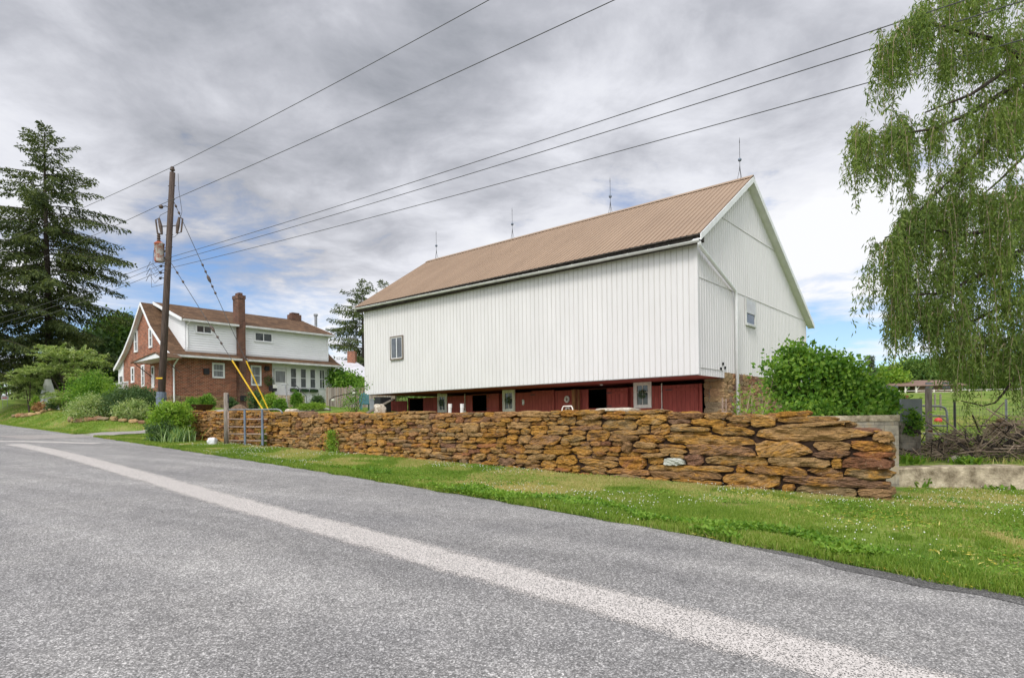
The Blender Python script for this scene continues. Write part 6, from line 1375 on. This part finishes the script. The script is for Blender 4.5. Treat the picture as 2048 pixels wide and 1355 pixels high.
for x in (x0, (x0+xm)/2, xm-.15): b = MB(); b.box(fr, x, x+.16, -2.4, -2.24, g-1, ze-.1); b.prism([(x+.08, d-2.3, ze-.8), (x+.18, d-2.3, ze-.8), (x+.75, d-2.3, ze-.1), (x+.6, d-2.3, ze-.1)], (0, .1, 0)); b.build('porch_post', MT['white_paint'], o)
for x in (x0+.9, x0+2.6): b = MB(); b.box(fr, x, x+1, 1.93, 1.99, g+.6, g+1.7); b.build('window', MT['curtain'], o)
for x in (xm+1.6, xm+4.2): b = MB(); b.box(fr, x, x+1.2, -2.06, -2.01, g+.8, g+1.8); b.build('window', MT['glassy'], o)
d = 84; xa, xb = at(1798, 786, d)[0], at(2100, 786, d)[0]; o = root('rail_fence', (xa, d, Hs(xa, d)), 'pale low rail fence across the top of the field', 'fence'); b = MB()
xs_ = np.arange(xa, xb, 2.4)
for h_ in (.22, .5): b.tube([(x, d, Hs(x, d)+h_) for x in xs_], .035, 4)
b.build('rail', MT['white_paint'], o)
for x in xs_: b = MB(); h_ = Hs(x, d); b.box((np.array([x, d]), X1, Y1), -.06, .06, -.06, .06, h_-.2, h_+.62); b.build('post', MT['white_paint'], o)
d = 118; x0, x1 = at(1988, 778, d)[0], at(2090, 778, d)[0]; g = Hs(x0, d); o = root('white_shed', (x0, d, g), 'long white building far behind the willow at the right', 'building'); z1 = at(2000, 772, d)[2]; fr = (np.array([0, d]), X1, Y1); b = MB(); b.box(fr, x0, x1, 0, 5, g-1, z1); b.build('wall', MT['distant_white'], o); b = MB(); b.prism([(x0-.3, d-.4, z1), (x1, d-.4, z1), (x1, d+2.5, z1+1.2), (x0-.3, d+2.5, z1+1.2)], (0, 0, .1)); b.prism([(x0-.3, d+2.5, z1+1.2), (x1, d+2.5, z1+1.2), (x1, d+5.4, z1), (x0-.3, d+5.4, z1)], (0, 0, .1)); b.build('roof', MT['shed_roof'], o)
for px, lab in ((1870, 'left pale stake standing in the field beyond the gate'), (1881, 'right pale stake standing in the field beyond the gate')):
    c = gz(px, 48); b = MB(); b.box((c[:2], X1, Y1), -.05, .05, -.05, .05, c[2]-.1, c[2]+1.2); b.lathe(c+np.array([0, 0, 1.2]), [(.07, 0), (.07, .05), (.01, .08)], 6); things(b.build('field_stake', MT['wood'], None, tuple(c)), lab, 'stake', 'pale stakes in the field')

# ================================================================== GRASS
def scatter(n, s0, s1, n0f, n1f, r, dens):
    s = r.uniform(s0, s1, n); t = r.random(n); a, b_ = n0f(s), n1f(s); nn = a+(b_-a)*t
    x, y = wxy(s, nn); k = np.maximum(y, 2); keep = r.random(n) < dens(k)*(np.abs(x/k) < 1.15)*(y > 2); return x[keep], y[keep], s[keep], nn[keep]
def grass(name, sets, seed, label):
    r = np.random.default_rng(seed); V, R = [], []
    for (cnt, s0, s1, a, b_, dens, hgt, wd) in sets:
        x, y, s, nn = scatter(cnt, s0, s1, a, b_, r, dens); k_ = (vnoise(np.stack([x*.8, y*.8, x*0+5], 1))+.5*vnoise(np.stack([x*2.6, y*2.6, x*0], 1)) < .30)|(r.random(len(x)) < .16)|(nn-n_edge(s) < .5); k_ &= (s < 22)|(s > 40)|off_drive(x, y); x, y, s, nn = x[k_], y[k_], s[k_], nn[k_]; m = len(x); z = H(x, y)
        h = hgt(s, nn, x, y)*r.uniform(.5, 1.2, m); w = wd(y)*r.uniform(.7, 1.3, m); az = r.uniform(0, 6.283, m); sx, sy = np.cos(az)*w/2, np.sin(az)*w/2; la = r.uniform(0, 6.283, m); ll = h*r.uniform(.1, .75, m)
        v = np.empty((m, 4, 3)); v[:, 0] = np.stack([x-sx, y-sy, z-.01], 1); v[:, 1] = np.stack([x+sx, y+sy, z-.01], 1)
        tx, ty, tz = x+np.cos(la)*ll, y+np.sin(la)*ll, z+h; v[:, 2] = np.stack([tx+sx*.35, ty+sy*.35, tz], 1); v[:, 3] = np.stack([tx-sx*.35, ty-sy*.35, tz], 1); V.append(v.reshape(-1, 3)); dr_ = sm((vnoise(np.stack([x*.45, y*.45, x*0+21], 1))+.7*vnoise(np.stack([x*1.5, y*1.5, x*0+4], 1))-.02)/.45)*(nn-n_edge(s) > .6); R.append(np.repeat(np.clip(r.normal(.36, .2, m)+.55*dr_, 0, 1.2), 4))
    o = leaf_obj(name, [(np.vstack(V), np.concatenate(R))], MT['blade'], None, (0., 0., 0.)); o['kind'] = 'stuff'; o['label'] = label; o['category'] = 'grass'; return o
ned = lambda s: n_edge(s)-.05+.05*np.sin(s*5.1)*np.sin(s*1.7)
edge_h = lambda s, n, x, y: np.where(n-n_edge(s) < .5, .065, .045)+.02*np.exp(-((n-n_edge(s)-.25)/.25)**2)*(s < 9)
lowt = lambda s: np.where(s < 0, 2.6-.5*s, -.02)
dn = lambda k: np.clip((6.5/k)**1.5, .02, 1)
grass('lawn_grass', [(680000, -6.5, 12, ned, lowt, dn, edge_h, lambda k: .0055+.0009*k), (240000, 12, 34, ned, lambda s: np.full_like(s, -.02), lambda k: np.clip((14/k)**1.6, .05, 1), edge_h, lambda k: .006+.0011*k),
      (70000, 26, 60, ned, lambda s: n_edge(s)+7, lambda k: np.clip(28/k, 0, 1), lambda s, n, x, y: .06+0*s, lambda k: .03+0*k), (60000, 13, 25.4, lambda s: np.full_like(s, .7), lambda s: np.full_like(s, 9), lambda k: np.clip(22/k, 0, 1), lambda s, n, x, y: .08+0*s, lambda k: .025+0*k),
      (90000, -22, 2, lambda s: 3.2-.5*np.minimum(s, 0), lambda s: np.full_like(s, 30.), lambda k: np.clip(18/k, 0, 1), lambda s, n, x, y: .12+0*s, lambda k: .022+0*k)], 200, 'short mown green grass of the verge and lawns')
def low_plants(name, mat, n, seed, L, W, hz, dens, s0=-5.5, s1=12, a=ned, b_=lowt, cl=None, flatz=.35, label='', cat=''):
    r = np.random.default_rng(seed); x, y, s, nn = scatter(n, s0, s1, a, b_, r, dens)
    if cl is not None:
        k = vnoise(np.stack([x*cl, y*cl, x*0+seed], 1)) > .12; x, y = x[k], y[k]
    m = len(x); z = H(x, y)+hz*r.random(m); d = r.normal(size=(m, 3)); d[:, 2] = np.abs(d[:, 2])*flatz
    o = leaf_obj(name, [leaves(np.stack([x, y, z], 1), d, L*r.uniform(.6, 1.3, m), W, r, up=np.tile([0, 0, 1.], (m, 1))+r.normal(size=(m, 3))*.5)], MT[mat], None, (0., 0., 0.)); o['kind'] = 'stuff'; o['label'] = label; o['category'] = cat
low_plants('clover_patches', 'clover', 110000, 201, .035, .026, .05, lambda k: np.clip((7/k)**1.5, .05, 1), cl=1.1, label='clover leaves growing in patches through the verge', cat='clover')
low_plants('verge_weeds', 'clover', 60000, 202, .06, .036, .085, lambda k: np.clip((6.5/k)**1.2, .05, 1), s0=-5, s1=11, b_=lambda s: n_edge(s)+.7+.3*np.sin(s*2.1), cl=1.7, flatz=.6, label='broad leaved weeds crowding the road edge', cat='weeds')
low_plants('fallen_leaves', 'yellow_leaf', 15000, 203, .068, .018, .02, lambda k: np.clip(9/k, .1, 1), cl=.8, flatz=.15, label='yellow willow leaves fallen on the grass', cat='fallen leaves')
low_plants('dry_clippings', 'yellow_leaf', 4200, 204, .05, .006, .02, lambda k: np.clip((8/k), .1, 1), s0=-4, s1=14, a=lambda s: n_edge(s)-.05, b_=lambda s: n_edge(s)+.22, cl=1.4, flatz=.2, label='dry yellow clippings along the asphalt edge', cat='clippings')
def flowers():
    r = np.random.default_rng(205); x, y, s, nn = scatter(5200, -6, 22, ned, lowt, r, lambda k: np.clip(11/k, .3, 1)); k = vnoise(np.stack([x*.7, y*.7, x*0+3], 1)) > .05; x, y = x[k], y[k]; m = len(x); z = H(x, y)+r.uniform(.03, .085, m)
    oc = np.array([(1, 0, 0), (0, 1, 0), (-1, 0, 0), (0, -1, 0), (0, 0, 1), (0, 0, -1)]); q = r.uniform(.005, .010, m)*(1+y*.022); v = (np.stack([x, y, z], 1)[:, None]+oc[None]*q[:, None, None]).reshape(-1, 3)
    f = np.array([(0, 1, 4), (1, 2, 4), (2, 3, 4), (3, 0, 4), (1, 0, 5), (2, 1, 5), (3, 2, 5), (0, 3, 5)]); f = (f[None]+(np.arange(m)*6)[:, None, None]).reshape(-1, 3)
    me = mesh_np('clover_flowers', v, f.ravel(), np.arange(len(f))*3, [MT['petal']], None, True); o = link('clover_flowers', me); o['kind'] = 'stuff'; o['label'] = 'small white clover flowers dotted over the verge'; o['category'] = 'flowers'
flowers()

# ================================================================== SKY, SUN, CAMERA
w = bpy.data.worlds.new('World'); scene.world = w; w.use_nodes = True; t = w.node_tree; t.nodes.clear()
SUN_EL, SUN_AZ = math.radians(48), math.radians(206)
sky = nd(t, 'ShaderNodeTexSky', sky_type='NISHITA', sun_disc=False, sun_elevation=SUN_EL, sun_rotation=SUN_AZ, air_density=1.0, dust_density=.6, ozone_density=1.5)
tc = nd(t, 'ShaderNodeTexCoord'); sp = nd(t, 'ShaderNodeSeparateXYZ'); t.links.new(tc.outputs['Generated'], sp.inputs[0])
zz = math_(t, 'MAXIMUM', sp.outputs[2], 0.0); den = math_(t, 'ADD', zz, .16)
cb = nd(t, 'ShaderNodeCombineXYZ'); t.links.new(math_(t, 'DIVIDE', sp.outputs[0], den), cb.inputs[0]); t.links.new(math_(t, 'DIVIDE', sp.outputs[1], den), cb.inputs[1])
def cloud(scale, off, detail=7, rough=.55, dist=.3, sx=1.0, sy=1.0, rot=0):
    mp = nd(t, 'ShaderNodeMapping'); mp.inputs['Location'].default_value = off; mp.inputs['Scale'].default_value = (sx, sy, 1); mp.inputs['Rotation'].default_value = (0, 0, rot); t.links.new(cb.outputs[0], mp.inputs[0]); return noise(t, mp.outputs[0], scale, detail, rough, dist)
big = cloud(.42, (3.1, 1.7, 0), 4, .5, .4); med = cloud(1.15, (7.3, 2.2, 0), 8, .58, .5, sx=.8); fine = cloud(3.2, (1.3, 9.2, 0), 8, .6, .3)
el = math_(t, 'DIVIDE', zz, .62)                         # 0 at the horizon, 1 near the top of the view
shade = math_(t, 'ADD', math_(t, 'MULTIPLY', big, .70), math_(t, 'ADD', math_(t, 'MULTIPLY', med, .38), math_(t, 'MULTIPLY', math_(t, 'SUBTRACT', fine, .16), .30)))
shade = math_(t, 'SUBTRACT', shade, math_(t, 'MULTIPLY', math_(t, 'SUBTRACT', el, .45), .14))
ccol = ramp(t, shade, [(.40, (.20, .215, .245)), (.51, (.385, .395, .435)), (.60, (.59, .60, .645)), (.70, (.72, .727, .75))])
cov = math_(t, 'ADD', math_(t, 'ADD', math_(t, 'MULTIPLY', med, .75), math_(t, 'MULTIPLY', fine, .35)), math_(t, 'MULTIPLY', math_(t, 'MINIMUM', el, 1.0), .42))
mask = ramp(t, cov, [(.565, (0, 0, 0)), (.72, (1, 1, 1))])
STR = .12
skyc = mix(t, sky.outputs[0], (.72, .80, .95), 1, 'MULTIPLY')
dt = nd(t, 'ShaderNodeVectorMath', operation='DOT_PRODUCT'); t.links.new(tc.outputs['Generated'], dt.inputs[0]); dt.inputs[1].default_value = (math.sin(SUN_AZ)*math.cos(SUN_EL), math.cos(SUN_AZ)*math.cos(SUN_EL), math.sin(SUN_EL))
glow = math_(t, 'ADD', 1.0, math_(t, 'MULTIPLY', math_(t, 'POWER', math_(t, 'MAXIMUM', dt.outputs['Value'], 0.), 2.), 1.6))      # cloud is brighter around the veiled sun, behind the camera
cl_ = mix(t, ccol, (1/STR, 1/STR, 1/STR), 1, 'MULTIPLY'); vm = nd(t, 'ShaderNodeVectorMath', operation='SCALE'); t.links.new(cl_, vm.inputs[0]); t.links.new(glow, vm.inputs['Scale']); cl_ = vm.outputs[0]
fin = mix(t, skyc, cl_, mask)
bg = nd(t, 'ShaderNodeBackground', ins={'Strength': STR}); t.links.new(fin, bg.inputs[0]); wo = nd(t, 'ShaderNodeOutputWorld'); t.links.new(bg.outputs[0], wo.inputs[0])
sd_ = bpy.data.lights.new('sun', 'SUN'); sd_.energy = 1.5; sd_.angle = math.radians(16); sd_.color = (1, .965, .91); so_ = bpy.data.objects.new('sun', sd_); COL.objects.link(so_)
S_ = Vector((math.sin(SUN_AZ)*math.cos(SUN_EL), math.cos(SUN_AZ)*math.cos(SUN_EL), math.sin(SUN_EL))); so_.rotation_euler = (-S_).to_track_quat('-Z', 'Y').to_euler(); so_.location = (0, -10, 30)
cam = bpy.data.cameras.new('camera'); co = bpy.data.objects.new('camera', cam); COL.objects.link(co); cam.sensor_width = 36; cam.lens = F/2048*36
cam.shift_y = (CY-677.5)/2048; cam.clip_end = 2000; cam.clip_start = .1
co.matrix_world = Matrix.Translation((0, 0, EYE)) @ Matrix.Rotation(math.radians(90), 4, 'X') @ Matrix.Rotation(-ROLL, 4, 'Z')
scene.camera = co
scene.view_settings.view_transform = 'Standard'; scene.view_settings.look = 'None'; scene.view_settings.exposure = 0.45; scene.view_settings.gamma = 1
scene.render.engine = 'CYCLES'; scene.cycles.max_bounces = 6; scene.cycles.transparent_max_bounces = 6; scene.cycles.use_denoising = True
